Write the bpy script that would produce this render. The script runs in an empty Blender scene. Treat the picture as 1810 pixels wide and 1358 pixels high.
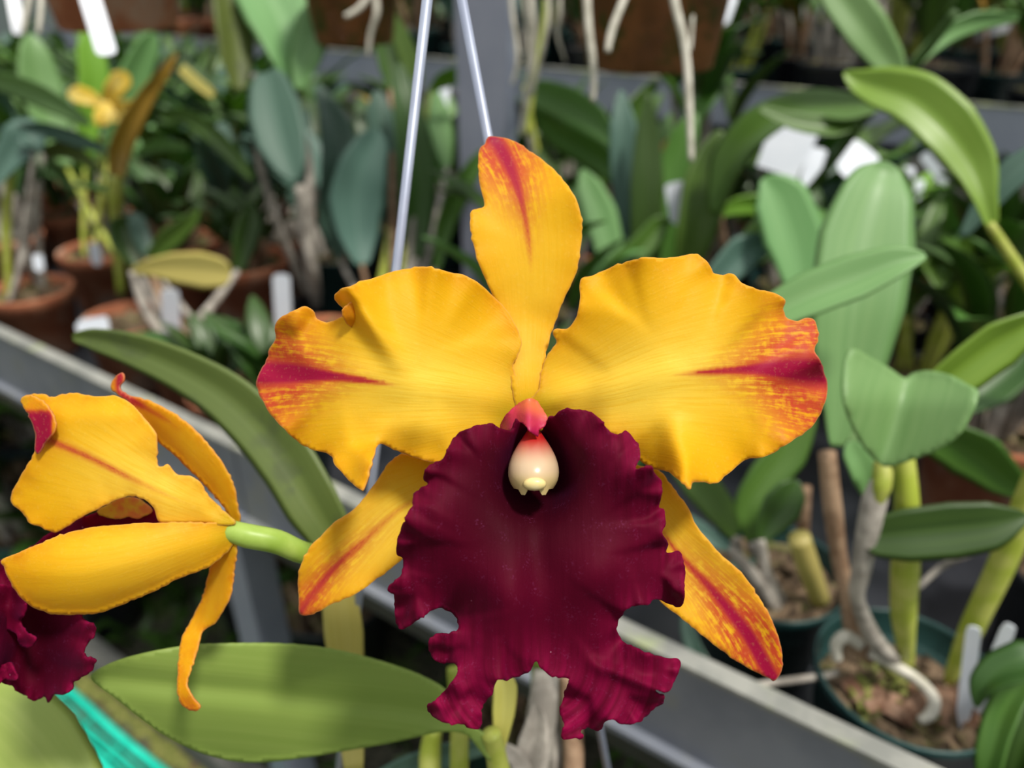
import bpy, bmesh, math, random
import numpy as np
from mathutils import Vector, Matrix, Quaternion
from mathutils.geometry import delaunay_2d_cdt

# ---------------------------------------------------------------- camera, sky, sun, exposure
F = 1367.0
PITCH = math.radians(29.0)
CAMZ = 1.30
SC = bpy.context.scene
COL = SC.collection
CAM_POS = Vector((0, 0, CAMZ))
FWD = Vector((0, math.cos(PITCH), -math.sin(PITCH)))
UPV = Vector((0, math.sin(PITCH), math.cos(PITCH)))
RGT = Vector((1, 0, 0))
cam_d = bpy.data.cameras.new('camera')
cam = bpy.data.objects.new('camera', cam_d)
COL.objects.link(cam)
cam.location = CAM_POS
cam.rotation_euler = (math.pi / 2 - PITCH, 0, 0)
cam_d.sensor_width = 36.0
cam_d.lens = 36.0 * F / 1810.0
cam_d.clip_start = 0.01
cam_d.dof.use_dof = True
cam_d.dof.focus_distance = 0.236
cam_d.dof.aperture_fstop = 6.4
SC.camera = cam

w = bpy.data.worlds.new('greenhouse_light'); SC.world = w
w.use_nodes = True
nt = w.node_tree; nt.nodes.clear()
wo = nt.nodes.new('ShaderNodeOutputWorld'); bg = nt.nodes.new('ShaderNodeBackground')
tc = nt.nodes.new('ShaderNodeTexCoord'); sp = nt.nodes.new('ShaderNodeSeparateXYZ'); rp = nt.nodes.new('ShaderNodeValToRGB')
nt.links.new(tc.outputs['Generated'], sp.inputs[0]); nt.links.new(sp.outputs['Z'], rp.inputs[0])
rp.color_ramp.elements[0].position = 0.0; rp.color_ramp.elements[0].color = (0.10, 0.12, 0.11, 1)
rp.color_ramp.elements[1].position = 0.75; rp.color_ramp.elements[1].color = (0.96, 0.98, 0.98, 1)
nt.links.new(rp.outputs[0], bg.inputs[0]); bg.inputs[1].default_value = 1.05
nt.links.new(bg.outputs[0], wo.inputs[0])

sun_d = bpy.data.lights.new('sun', 'SUN'); sun = bpy.data.objects.new('sun', sun_d); COL.objects.link(sun)
sun_d.energy = 3.7; sun_d.angle = math.radians(9); sun_d.color = (1.0, 0.95, 0.86)
sun.rotation_euler = Vector((-0.32, 0.27, -0.91)).to_track_quat('-Z', 'Y').to_euler()

vs = SC.view_settings
vs.view_transform = 'Standard'; vs.look = 'None'; vs.gamma = 1.0; vs.use_curve_mapping = False
vs.exposure = 0.15

# ---------------------------------------------------------------- helpers
rng = random.Random(7)
def P(x, y, d):                      # photograph position + distance along the view -> place in the room
    return CAM_POS + RGT * ((x - 905) / F * d) + UPV * (-(y - 679) / F * d) + FWD * d
def on_z(x, y, z):                   # where the sight line through a position meets a level
    v = P(x, y, 1) - CAM_POS
    return CAM_POS + v * ((z - CAMZ) / v.z)
def to_px(p):
    v = Vector(p) - CAM_POS
    d = v.dot(FWD)
    return 905 + F * v.dot(RGT) / d, 679 - F * v.dot(UPV) / d, d

def tag(o, label=None, cat=None, group=None, kind=None):
    if label: o['label'] = label
    if cat: o['category'] = cat
    if group: o['group'] = group
    if kind: o['kind'] = kind
    return o
def empty(name, loc, label=None, cat=None, group=None):
    o = bpy.data.objects.new(name, None); COL.objects.link(o)
    o.location = loc; o.empty_display_size = 0.02
    return tag(o, label, cat, group)
def obj(name, mesh, mat=None, parent=None, world=True):
    """mesh in world coordinates unless world=False (then in the parent's space)"""
    if mat is not None and len(mesh.materials) == 0: mesh.materials.append(mat)
    o = bpy.data.objects.new(name, mesh); COL.objects.link(o)
    if parent is not None:
        o.parent = parent
        if world:
            off = Vector((0, 0, 0)); q = parent
            while q is not None: off += q.location; q = q.parent
            mesh.transform(Matrix.Translation(-off))
    return o
def mesh_from(name, verts, faces, smooth=True):
    me = bpy.data.meshes.new(name)
    me.from_pydata([tuple(v) for v in verts], [], faces); me.update()
    if smooth: me.shade_smooth()
    return me

class MB:
    def __init__(s): s.v = []; s.f = []
    def add(s, vs, fs):
        n = len(s.v); s.v += [Vector(v) for v in vs]; s.f += [tuple(i + n for i in f) for f in fs]
    def box(s, c, ax, ay, az):       # centre and three half axes
        c, ax, ay, az = Vector(c), Vector(ax), Vector(ay), Vector(az)
        vs = [c + ax * i + ay * j + az * k for i in (-1, 1) for j in (-1, 1) for k in (-1, 1)]
        s.add(vs, [(0, 1, 3, 2), (4, 6, 7, 5), (0, 4, 5, 1), (2, 3, 7, 6), (0, 2, 6, 4), (1, 5, 7, 3)])
    def tube(s, pts, radii, n=8, sub=4, cap=True):
        pts = [Vector(p) for p in pts]
        if sub > 1 and len(pts) > 2: pts, radii = spline(pts, radii, sub)
        m = len(pts)
        t0 = (pts[1] - pts[0]).normalized()
        a = t0.orthogonal().normalized()
        vs = []
        for i in range(m):
            t = (pts[min(i + 1, m - 1)] - pts[max(i - 1, 0)]).normalized()
            a = (a - t * a.dot(t)).normalized(); b = t.cross(a)
            for k in range(n):
                th = 2 * math.pi * k / n
                vs.append(pts[i] + (a * math.cos(th) + b * math.sin(th)) * radii[i])
        fs = [(i * n + k, i * n + (k + 1) % n, (i + 1) * n + (k + 1) % n, (i + 1) * n + k) for i in range(m - 1) for k in range(n)]
        if cap: fs += [tuple(reversed(range(n))), tuple(range((m - 1) * n, m * n))]
        s.add(vs, fs)
    def lathe(s, prof, n=32, origin=(0, 0, 0)):
        o = Vector(origin); m = len(prof)
        vs = [o + Vector((r * math.cos(2 * math.pi * k / n), r * math.sin(2 * math.pi * k / n), z)) for r, z in prof for k in range(n)]
        fs = [(i * n + k, i * n + (k + 1) % n, (i + 1) * n + (k + 1) % n, (i + 1) * n + k) for i in range(m - 1) for k in range(n)]
        s.add(vs, fs)
    def mesh(s, name, smooth=True): return mesh_from(name, s.v, s.f, smooth)

def cr(p0, p1, p2, p3, t):
    return 0.5 * ((2 * p1) + (p2 - p0) * t + (2 * p0 - 5 * p1 + 4 * p2 - p3) * t * t + (3 * p1 - p0 - 3 * p2 + p3) * t ** 3)
def spline(pts, radii, sub):
    o, r = [], []
    n = len(pts)
    for i in range(n - 1):
        q = [pts[max(i - 1, 0)], pts[i], pts[i + 1], pts[min(i + 2, n - 1)]]
        for k in range(sub):
            t = k / sub
            o.append(cr(*q, t)); r.append(radii[i] * (1 - t) + radii[i + 1] * t)
    o.append(pts[-1]); r.append(radii[-1])
    return o, r
def resample(P2, step, closed, amp=0.0, seed=0):
    """Catmull-Rom through 2-D points, evenly spaced, with a slightly erose edge"""
    A = np.array(P2, float); n = len(A); out = []
    for i in range(n if closed else n - 1):
        if closed: q = [A[(i - 1) % n], A[i], A[(i + 1) % n], A[(i + 2) % n]]
        else: q = [A[max(i - 1, 0)], A[i], A[i + 1], A[min(i + 2, n - 1)]]
        # centripetal-ish: damp tangents with the local chord
        c = np.linalg.norm(q[2] - q[1]) + 1e-6
        t1 = (q[2] - q[0]); t1 = t1 / (np.linalg.norm(t1) + 1e-6) * c
        t2 = (q[3] - q[1]); t2 = t2 / (np.linalg.norm(t2) + 1e-6) * c
        for k in range(10):
            t = k / 10
            out.append((2*t**3-3*t*t+1)*q[1] + (t**3-2*t*t+t)*t1*0.9 + (-2*t**3+3*t*t)*q[2] + (t**3-t*t)*t2*0.9)
    if closed: out.append(out[0])
    else: out.append(A[-1])
    D = np.array(out); seg = np.linalg.norm(np.diff(D, axis=0), axis=1); s = np.concatenate([[0], np.cumsum(seg)])
    m = max(int(s[-1] / step), 6)
    u = np.linspace(0, s[-1], m + (0 if closed else 1), endpoint=not closed)
    R = np.stack([np.interp(u, s, D[:, 0]), np.interp(u, s, D[:, 1])], 1)
    if amp > 0:
        r = np.random.RandomState(seed + 11)
        T = np.roll(R, -1, 0) - np.roll(R, 1, 0); N = np.stack([T[:, 1], -T[:, 0]], 1) / (np.linalg.norm(T, axis=1, keepdims=True) + 1e-6)
        nz = np.interp(np.arange(len(R)), np.arange(0, len(R) + 4, 2.0), r.randn(len(np.arange(0, len(R) + 4, 2.0))))
        R = R + N * nz[:, None] * amp
    return R, u
def inside(poly, pts):
    x, y = pts[:, 0], pts[:, 1]; n = len(poly); c = np.zeros(len(pts), bool)
    for i in range(n):
        x1, y1 = poly[i]; x2, y2 = poly[(i + 1) % n]
        if y1 == y2: continue
        k = ((y1 > y) != (y2 > y)) & (x < (x2 - x1) * (y - y1) / (y2 - y1) + x1)
        c ^= k
    return c
def near_poly(pts, R):
    d2 = ((pts[:, None, :] - R[None, :, :]) ** 2).sum(2)
    i = d2.argmin(1); return np.sqrt(d2[np.arange(len(pts)), i]), i

def petal_mesh(name, outline, rib, depth, attrs=None, step=6.0, thick=0.0006, amp=0.6, seed=1, smooth=5):
    """a thin curved sheet inside a closed outline. depth(q) gives its distance; q holds arrays x, y, edge, arc, rib, along"""
    R, u = resample(outline, step * 0.6, True, amp, seed)
    lo, hi = R.min(0), R.max(0)
    gx = np.arange(lo[0], hi[0], step); gy = np.arange(lo[1], hi[1], step * 0.87)
    G = np.array([(x + (step / 2 if j % 2 else 0), y) for j, y in enumerate(gy) for x in gx])
    G = G[inside(R, G)]
    if len(G):
        ed, _ = near_poly(G, R); G = G[ed > step * 0.55]
    V = np.concatenate([R, G]) if len(G) else R
    n = len(R)
    res = delaunay_2d_cdt([Vector((float(a), float(b))) for a, b in V], [(i, (i + 1) % n) for i in range(n)], [list(range(n))], 1, 1e-4)
    V = np.array([(v.x, v.y) for v in res[0]]); faces = [tuple(f) for f in res[2]]
    ed, ei = near_poly(V, R)
    B, bs = resample(rib, 4.0, False)
    rd, ri = near_poly(V, B)
    T = np.gradient(B, axis=0)[ri]; dv = V - B[ri]
    side = np.sign(T[:, 0] * dv[:, 1] - T[:, 1] * dv[:, 0])
    q = dict(x=V[:, 0], y=V[:, 1], edge=ed, arc=u[np.minimum(ei, len(u) - 1)], rib=rd * side, along=bs[ri] / bs[-1])
    d = depth(q)
    ea = np.array([(f[i], f[(i + 1) % len(f)]) for f in faces for i in range(len(f))])
    deg = np.bincount(ea[:, 0], minlength=len(V)) + np.bincount(ea[:, 1], minlength=len(V)) + 1e-9
    for _ in range(smooth):
        s_ = np.bincount(ea[:, 0], d[ea[:, 1]], len(V)) + np.bincount(ea[:, 1], d[ea[:, 0]], len(V))
        d = 0.45 * d + 0.55 * s_ / deg
    verts = [P(float(x), float(y), float(z)) for (x, y), z in zip(V, d)]
    # face the camera
    fs = []
    for f in faces:
        a, b, c = (V[f[0]], V[f[1]], V[f[2]])
        cr_ = (b[0]-a[0])*(c[1]-a[1]) - (b[1]-a[1])*(c[0]-a[0])
        fs.append(f if cr_ < 0 else tuple(reversed(f)))
    # back sheet
    me0 = mesh_from(name, verts, fs); nn = len(verts)
    nor = [v.normal.copy() for v in me0.vertices]; bpy.data.meshes.remove(me0)
    back = [v - m * thick for v, m in zip(verts, nor)]
    cnt = {}
    for f in fs:
        for i in range(len(f)):
            cnt[(f[i], f[(i + 1) % len(f)])] = 1
    rim = [(a, b) for (a, b) in cnt if (b, a) not in cnt]
    me = mesh_from(name, verts + back, fs + [tuple(i + nn for i in reversed(f)) for f in fs] + [(b, a, a + nn, b + nn) for a, b in rim])
    at = dict(rib=q['rib'] / 100, along=q['along'], edge=q['edge'] / 100)
    if attrs: at.update(attrs(q))
    for k, a in at.items():
        A = me.attributes.new(k, 'FLOAT', 'POINT')
        A.data.foreach_set('value', np.concatenate([a, a]).astype(np.float32))
    return me

def sst(a, b, x): 
    t = np.clip((x - a) / (b - a), 0, 1); return t * t * (3 - 2 * t)
def ruffle(q, amp, wl, depth=45.0, seed=0):
    a = q['arc']; 
    t = 2*np.pi*a/wl
    mod = 0.55 + 0.45*np.sin(t/4.3 + seed*1.7)
    s = 0.9*np.sin(t/2.13 + seed) + 0.75*mod*np.sin(t/1.19 + seed*2 + 1.1*np.sin(t/3.1)) + 0.35*(1.1-mod)*np.sin(t*1.63 + seed*3)
    return amp * s * np.exp(-q['edge'] / depth)

# ---- leaves: a folded blade with real thickness round a 3-D midrib
def blade(spine, widths, ups, fold=0.25, thick=0.0012, nv=6, sub=5, wave=0.0, ph=0.0):
    """spine: world points; widths: half widths; ups: upper-side directions per spine point"""
    pts, ws = spline([Vector(p) for p in spine], list(widths), sub)
    ux = spline([Vector(u_) for u_ in ups], list(widths), sub)[0]
    m = len(pts); vs, fs, uvs = [], [], []
    ring = 2 * nv
    for i in range(m):
        t = (pts[min(i + 1, m - 1)] - pts[max(i - 1, 0)]).normalized()
        n = ux[i] - t * ux[i].dot(t); n = n.normalized() if n.length > 1e-6 else t.orthogonal().normalized()
        s_ = t.cross(n)
        wd = max(ws[i], 0.0004)
        for k in range(ring):
            if k <= nv: v, bot = -1 + 2 * k / nv, 0
            else: v, bot = 1 - 2 * (k - nv) / nv, 1
            h = fold * wd * abs(v) - 0.10 * fold * wd * v * v + wave * wd * math.sin(ph + 9 * i / m + 1.5 * v) * abs(v)
            h -= bot * (thick * (1 - 0.7 * v * v) + 0.0018 * max(0, 1 - abs(v) * 5) * min(1, wd / 0.012))
            vs.append(pts[i] + s_ * (v * wd) + n * h); uvs.append((i / (m - 1), v))
    for i in range(m - 1):
        for k in range(ring):
            fs.append((i * ring + k, (i + 1) * ring + k, (i + 1) * ring + (k + 1) % ring, i * ring + (k + 1) % ring))
    fs += [tuple(range(ring)), tuple(reversed(range((m - 1) * ring, m * ring)))]
    me = mesh_from('leaf', vs, fs)
    for k, idx in (('along', 0), ('rib', 1)):
        A = me.attributes.new(k, 'FLOAT', 'POINT'); A.data.foreach_set('value', [q[idx] for q in uvs])
    return me
TL = []
def leaf_px(spine, roll=0.0, fold=0.25, thick=0.0012, face=None, wave=0.0, sub=5):
    """spine: [(x, y, distance, half width)] as measured on the photograph; roll turns the blade about its midrib"""
    pts = [P(x, y, d) for x, y, d, _ in spine]
    TL.extend(pts)
    ws = [h * d / F / max(math.cos(roll), 0.35) for _, _, d, h in spine]
    ups = []
    for i, p in enumerate(pts):
        t = (pts[min(i + 1, len(pts) - 1)] - pts[max(i - 1, 0)]).normalized()
        u_ = (CAM_POS - p).normalized() if face is None else Vector(face)
        u_ = (u_ - t * u_.dot(t)).normalized()
        ups.append(Quaternion(t, roll) @ u_)
    return blade(pts, ws, ups, fold, thick, 8, sub, wave)

# ---------------------------------------------------------------- materials
class NT:
    def __init__(s, name):
        s.m = bpy.data.materials.new(name); s.m.use_nodes = True; s.t = s.m.node_tree; s.t.nodes.clear()
        s.out = s.n('ShaderNodeOutputMaterial')
    def n(s, ty, **kw):
        x = s.t.nodes.new(ty)
        for k, v in kw.items(): setattr(x, k, v)
        return x
    def l(s, a, b): s.t.links.new(a, b)
    def setv(s, sock, v):
        if hasattr(v, 'is_output') or isinstance(v, bpy.types.NodeSocket): s.l(v, sock)
        elif isinstance(v, (tuple, list)) and len(v) == 3 and sock.type == 'RGBA': sock.default_value = (*v, 1)
        else: sock.default_value = v
    def attr(s, name): return s.n('ShaderNodeAttribute', attribute_name=name).outputs['Fac']
    def math(s, op, a, b=0.0, c=0.0, clamp=False):
        x = s.n('ShaderNodeMath', operation=op, use_clamp=clamp)
        s.setv(x.inputs[0], a); s.setv(x.inputs[1], b); s.setv(x.inputs[2], c); return x.outputs[0]
    def mix(s, f, a, b, mode='MIX'):
        x = s.n('ShaderNodeMix', data_type='RGBA', blend_type=mode)
        s.setv(x.inputs[0], f); s.setv(x.inputs[6], a); s.setv(x.inputs[7], b); return x.outputs[2]
    def noise(s, scale, vec=None, detail=3.0, rough=0.55):
        x = s.n('ShaderNodeTexNoise'); x.inputs['Scale'].default_value = scale; x.inputs['Detail'].default_value = detail; x.inputs['Roughness'].default_value = rough
        if vec is not None: s.l(vec, x.inputs['Vector'])
        return x.outputs['Fac']
    def obj_co(s): return s.n('ShaderNodeTexCoord').outputs['Object']
    def xyz(s, x, y, z=0.0):
        c = s.n('ShaderNodeCombineXYZ'); s.setv(c.inputs[0], x); s.setv(c.inputs[1], y); s.setv(c.inputs[2], z); return c.outputs[0]
    def ramp(s, f, a, b):
        x = s.n('ShaderNodeMapRange'); x.interpolation_type = 'SMOOTHSTEP'
        s.setv(x.inputs[0], f); x.inputs[1].default_value = a; x.inputs[2].default_value = b; return x.outputs[0]
    def rand(s): return s.n('ShaderNodeObjectInfo').outputs['Random']
    def bump(s, h, strength, dist):
        x = s.n('ShaderNodeBump'); x.inputs['Strength'].default_value = strength; x.inputs['Distance'].default_value = dist; s.l(h, x.inputs['Height']); return x.outputs[0]
    def surface(s, col, rough=0.5, spec=0.5, normal=None, trans=0.0, tcol=None, metal=0.0, sheen=0.0, sheen_tint=None, coat=0.0):
        b = s.n('ShaderNodeBsdfPrincipled')
        s.setv(b.inputs['Base Color'], col); s.setv(b.inputs['Roughness'], rough); b.inputs['Specular IOR Level'].default_value = spec; b.inputs['Metallic'].default_value = metal
        b.inputs['Coat Weight'].default_value = coat; b.inputs['Coat Roughness'].default_value = 0.3
        if sheen: b.inputs['Sheen Weight'].default_value = sheen; b.inputs['Sheen Roughness'].default_value = 0.4; b.inputs['Sheen Tint'].default_value = (*(sheen_tint or (1, 1, 1)), 1)
        if normal is not None: s.l(normal, b.inputs['Normal'])
        o = b.outputs[0]
        if trans:
            t = s.n('ShaderNodeBsdfTranslucent'); s.setv(t.inputs[0], tcol if tcol is not None else col)
            mx = s.n('ShaderNodeMixShader'); mx.inputs[0].default_value = trans
            s.l(o, mx.inputs[1]); s.l(t.outputs[0], mx.inputs[2]); o = mx.outputs[0]
        s.l(o, s.out.inputs[0]); return s.m

def petal_material(name, yellow, pale, orange, red, deep):
    k = NT(name); co = k.obj_co()
    rib, al, ed = k.attr('rib'), k.attr('along'), k.attr('edge')
    st, pl, og, fr = k.attr('stripe'), k.attr('pale'), k.attr('orange'), k.attr('feather')
    fan = k.math('DIVIDE', rib, k.math('ADD', 0.30, al)); vec = k.xyz(k.math('MULTIPLY', fan, 9.0), k.math('MULTIPLY', al, 3.0))
    vein = k.noise(1.6, vec, 4.0)
    fine = k.noise(900.0, co, 2.0)
    c = k.mix(k.math('MULTIPLY', pl, k.ramp(vein, 0.0, 0.62)), yellow, pale)
    c = k.mix(k.math('MULTIPLY', k.ramp(al, 0.16, 0.0), 0.7), c, (0.60, 0.52, 0.015))
    edge = k.math('MULTIPLY', og, k.math('ADD', 0.55, k.math('MULTIPLY', k.ramp(k.noise(160.0, co, 4.0), 0.35, 0.7), 0.6)), clamp=True)
    c = k.mix(edge, c, orange)
    v2 = k.noise(1.0, k.xyz(k.math('MULTIPLY', fan, 20.0), k.math('MULTIPLY', al, 9.0)), 3.0)
    c = k.mix(k.math('MULTIPLY', fr, k.ramp(k.math('ADD', k.math('MULTIPLY', v2, 0.6), k.math('MULTIPLY', k.noise(420.0, co, 4.0), 0.4)), 0.36, 0.56)), c, red)
    s2 = k.math('ADD', st, k.math('MULTIPLY', k.math('SUBTRACT', vein, 0.5), k.math('MULTIPLY', 0.9, k.math('MULTIPLY', st, k.math('SUBTRACT', 1.4, st)))))
    c = k.mix(k.ramp(s2, 0.03, 0.6), c, red)
    c = k.mix(k.ramp(s2, 0.28, 0.9), c, deep)
    c = k.mix(k.math('MULTIPLY', k.ramp(fine, 0.55, 0.75), 0.08), c, (1.0, 0.78, 0.25))
    rimm = k.math('SUBTRACT', 1.0, k.ramp(ed, 0.0, 0.03))
    c = k.mix(k.math('MULTIPLY', rimm, 0.35), c, (0.85, 0.5, 0.2))
    h = k.math('ADD', k.math('MULTIPLY', vein, 0.6), k.math('MULTIPLY', fine, 0.25))
    return k.surface(c, 0.5, 0.2, k.bump(h, 0.22, 0.0007), 0.45, c, sheen=0.06)

def lip_material(name, base, bright, dark):
    k = NT(name); co = k.obj_co()
    rib, al, ed = k.attr('rib'), k.attr('along'), k.attr('edge'); th = k.attr('throat'); br = k.attr('bright')
    vein = k.noise(1.2, k.xyz(k.math('MULTIPLY', rib, 7.0), k.math('MULTIPLY', al, 3.0)), 4.0)
    c = k.mix(k.math('MULTIPLY', br, k.ramp(vein, 0.25, 0.75)), base, bright)
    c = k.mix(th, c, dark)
    sp_ = k.noise(1500.0, co, 1.0)
    c = k.mix(k.math('MULTIPLY', k.ramp(k.noise(260.0, co, 2.0), 0.5, 0.75), k.math('MULTIPLY', k.ramp(sp_, 0.52, 0.70), 0.16)), c, (0.34, 0.07, 0.22))
    vo = k.n('ShaderNodeTexVoronoi'); vo.inputs['Scale'].default_value = 130.0; k.l(co, vo.inputs['Vector'])
    dots = k.math('SUBTRACT', 1.0, k.ramp(vo.outputs['Distance'], 0.028, 0.05))
    c = k.mix(k.math('MULTIPLY', dots, k.ramp(k.noise(60.0, co, 1.0), 0.56, 0.66)), c, (0.60, 0.25, 0.38))
    h = k.math('ADD', k.math('MULTIPLY', vein, 1.0), k.math('MULTIPLY', sp_, 0.2))
    return k.surface(c, 0.65, 0.08, k.bump(h, 0.25, 0.0008), 0.22, k.mix(0.5, c, (0.5, 0.004, 0.05)), sheen=0.05, sheen_tint=(0.5, 0.15, 0.6))

def leaf_material(name, base, light, trans=0.25, rough=0.42, var=0.35, blotch=None, coat=0.08):
    k = NT(name); co = k.obj_co()
    rib, al = k.attr('rib'), k.attr('along')
    par = k.noise(1.0, k.xyz(k.math('MULTIPLY', rib, 9.0), k.math('MULTIPLY', al, 1.2), k.math('MULTIPLY', k.rand(), 20.0)), 3.0)
    c = k.mix(k.math('MULTIPLY', k.ramp(par, 0.2, 0.85), 0.55), base, light)
    c = k.mix(k.math('MULTIPLY', k.math('SUBTRACT', 1.0, k.ramp(k.math('ABSOLUTE', rib), 0.0, 0.06)), 0.35), c, light)
    if blotch: c = k.mix(k.math('MULTIPLY', k.ramp(k.noise(45.0, co, 4.0), 0.52, 0.68), 0.55), c, blotch)
    hs = k.n('ShaderNodeHueSaturation'); k.l(c, hs.inputs['Color'])
    k.l(k.math('ADD', 1.0 - var / 2, k.math('MULTIPLY', k.rand(), var)), hs.inputs['Value'])
    k.l(k.math('ADD', 0.485, k.math('MULTIPLY', k.rand(), 0.03)), hs.inputs['Hue'])
    c = hs.outputs[0]
    tc_ = k.mix(0.5, c, (0.25, 0.5, 0.02), 'MIX')
    return k.surface(c, rough, 0.5, k.bump(par, 0.10, 0.0006), trans, tc_, coat=coat)

def plain(name, a, b, scale=30.0, rough=0.6, spec=0.4, metal=0.0, bump=0.0, dist=0.001, lo=0.35, hi=0.65, c3=None, s3=8.0, trans=0.0, var=0.0):
    k = NT(name); co = k.obj_co()
    f = k.noise(scale, co, 5.0)
    c = k.mix(k.ramp(f, lo, hi), a, b)
    if c3: c = k.mix(k.ramp(k.noise(s3, co, 4.0), 0.5, 0.7), c, c3)
    if var:
        hs = k.n('ShaderNodeHueSaturation'); k.l(c, hs.inputs['Color'])
        k.l(k.math('ADD', 1.0 - var / 2, k.math('MULTIPLY', k.rand(), var)), hs.inputs['Value']); c = hs.outputs[0]
    return k.surface(c, rough, spec, k.bump(f, bump, dist) if bump else None, trans, None, metal)

M = {}
M['petal'] = petal_material('yellow_petal', (0.88, 0.53, 0.004), (0.97, 0.73, 0.085), (0.78, 0.30, 0.006), (0.64, 0.085, 0.028), (0.43, 0.006, 0.055))
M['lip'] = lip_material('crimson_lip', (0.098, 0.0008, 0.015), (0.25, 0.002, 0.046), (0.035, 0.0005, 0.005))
M['leaf_dark'] = leaf_material('dark_green_leaf', (0.026, 0.068, 0.010), (0.070, 0.145, 0.022), 0.18)
M['leaf_mid'] = leaf_material('mid_green_leaf', (0.060, 0.145, 0.018), (0.135, 0.255, 0.04), 0.25)
M['leaf_blue'] = leaf_material('grey_green_leaf', (0.05, 0.115, 0.085), (0.12, 0.21, 0.16), 0.12, 0.5)
M['leaf_pale'] = leaf_material('pale_green_leaf', (0.16, 0.33, 0.105), (0.26, 0.44, 0.17), 0.28, 0.5, 0.15)
M['leaf_bright'] = leaf_material('bright_green_leaf', (0.18, 0.36, 0.03), (0.30, 0.50, 0.07), 0.3)
M['leaf_olive'] = leaf_material('olive_green_leaf', (0.10, 0.135, 0.025), (0.15, 0.19, 0.045), 0.22, 0.5, 0.1, (0.06, 0.075, 0.03))
M['leaf_own'] = leaf_material('light_olive_leaf', (0.31, 0.40, 0.08), (0.40, 0.48, 0.115), 0.38, 0.5, 0.08)
M['leaf_yellow'] = leaf_material('yellowing_leaf', (0.60, 0.50, 0.12), (0.74, 0.66, 0.24), 0.3)
M['leaf_ochre'] = leaf_material('ochre_leaf', (0.34, 0.17, 0.015), (0.45, 0.33, 0.05), 0.25)
M['cane_green'] = plain('yellow_green_cane', (0.30, 0.36, 0.04), (0.42, 0.44, 0.10), 60, 0.45, 0.4, var=0.3)
M['ovary'] = plain('green_flower_stalk', (0.26, 0.40, 0.05), (0.36, 0.50, 0.10), 70, 0.4, 0.4, trans=0.15)
M['cane_grey'] = plain('papery_grey_cane', (0.21, 0.19, 0.165), (0.42, 0.385, 0.34), 55, 0.75, 0.2, bump=0.3, var=0.5)
M['cane_brown'] = plain('brown_cane', (0.17, 0.10, 0.06), (0.34, 0.23, 0.15), 50, 0.8, 0.2, bump=0.3, var=0.4)
M['terracotta'] = plain('terracotta', (0.30, 0.10, 0.05), (0.42, 0.17, 0.09), 25, 0.85, 0.2, bump=0.1, c3=(0.42, 0.30, 0.23), s3=14, var=0.3)
M['terra_moss'] = plain('mossy_terracotta', (0.15, 0.065, 0.024), (0.30, 0.12, 0.045), 22, 0.8, 0.25, bump=0.15, c3=(0.055, 0.07, 0.012), s3=38)
M['pot_green'] = plain('dark_green_plastic', (0.008, 0.035, 0.034), (0.014, 0.05, 0.047), 20, 0.38, 0.5, var=0.4)
M['pot_black'] = plain('black_plastic', (0.010, 0.012, 0.016), (0.02, 0.022, 0.028), 20, 0.4, 0.5)
M['bark'] = plain('bark_mix', (0.05, 0.034, 0.022), (0.20, 0.14, 0.09), 90, 0.9, 0.15, bump=0.6, dist=0.004, c3=(0.15, 0.17, 0.05), s3=40)
M['chip'] = plain('bark_chip', (0.13, 0.065, 0.04), (0.28, 0.175, 0.12), 60, 0.85, 0.2, bump=0.4, dist=0.002, var=0.6)
M['moss'] = plain('moss', (0.12, 0.15, 0.03), (0.28, 0.27, 0.09), 120, 0.95, 0.1, bump=0.8, dist=0.003)
M['root'] = plain('aerial_root', (0.42, 0.40, 0.33), (0.62, 0.59, 0.51), 70, 0.7, 0.25, bump=0.2)
M['root_tip'] = plain('green_root_tip', (0.30, 0.32, 0.10), (0.40, 0.42, 0.14), 70, 0.5)
M['tag_white'] = plain('white_plastic_tag', (0.66, 0.70, 0.78), (0.74, 0.77, 0.84), 15, 0.35, 0.5)
M['rail'] = plain('weathered_grey_metal', (0.15, 0.165, 0.20), (0.20, 0.215, 0.25), 12, 0.55, 0.4, 0.0, 0.15, c3=(0.19, 0.20, 0.20), s3=22)
M['rail_top'] = plain('weathered_lit_rail_top', (0.19, 0.195, 0.18), (0.28, 0.28, 0.255), 30, 0.7, 0.3, bump=0.2, c3=(0.33, 0.37, 0.20), s3=18)  # lighter than the rail: daylight on the flange put into its colour, plus greenish weathering
M['rail_far'] = plain('pale_grey_metal', (0.27, 0.30, 0.37), (0.33, 0.36, 0.43), 10, 0.5, 0.4)
M['post'] = plain('painted_grey_metal', (0.20, 0.22, 0.29), (0.24, 0.26, 0.33), 8, 0.45, 0.5)
M['wire'] = plain('galvanised_wire', (0.27, 0.30, 0.40), (0.33, 0.37, 0.47), 40, 0.4, 0.5, 0.2)
M['net'] = plain('turquoise_plastic', (0.0, 0.50, 0.36), (0.02, 0.68, 0.50), 30, 0.35, 0.5)
M['floor'] = plain('gravel_floor', (0.04, 0.042, 0.03), (0.14, 0.13, 0.095), 60, 0.95, 0.15, bump=0.8, dist=0.01, c3=(0.13, 0.20, 0.05), s3=5)
M['concrete'] = plain('concrete_kerb', (0.12, 0.12, 0.11), (0.20, 0.20, 0.18), 25, 0.9, 0.2, bump=0.2)
M['column'] = None
# ---------------------------------------------------------------- the orchid in bloom (one hanging plant)
plant = empty('orchid_plant', P(860, 1420, 0.40),
              'hanging orchid in bloom, two yellow red-streaked flowers with ruffled crimson lips', 'orchid plant')

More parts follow.
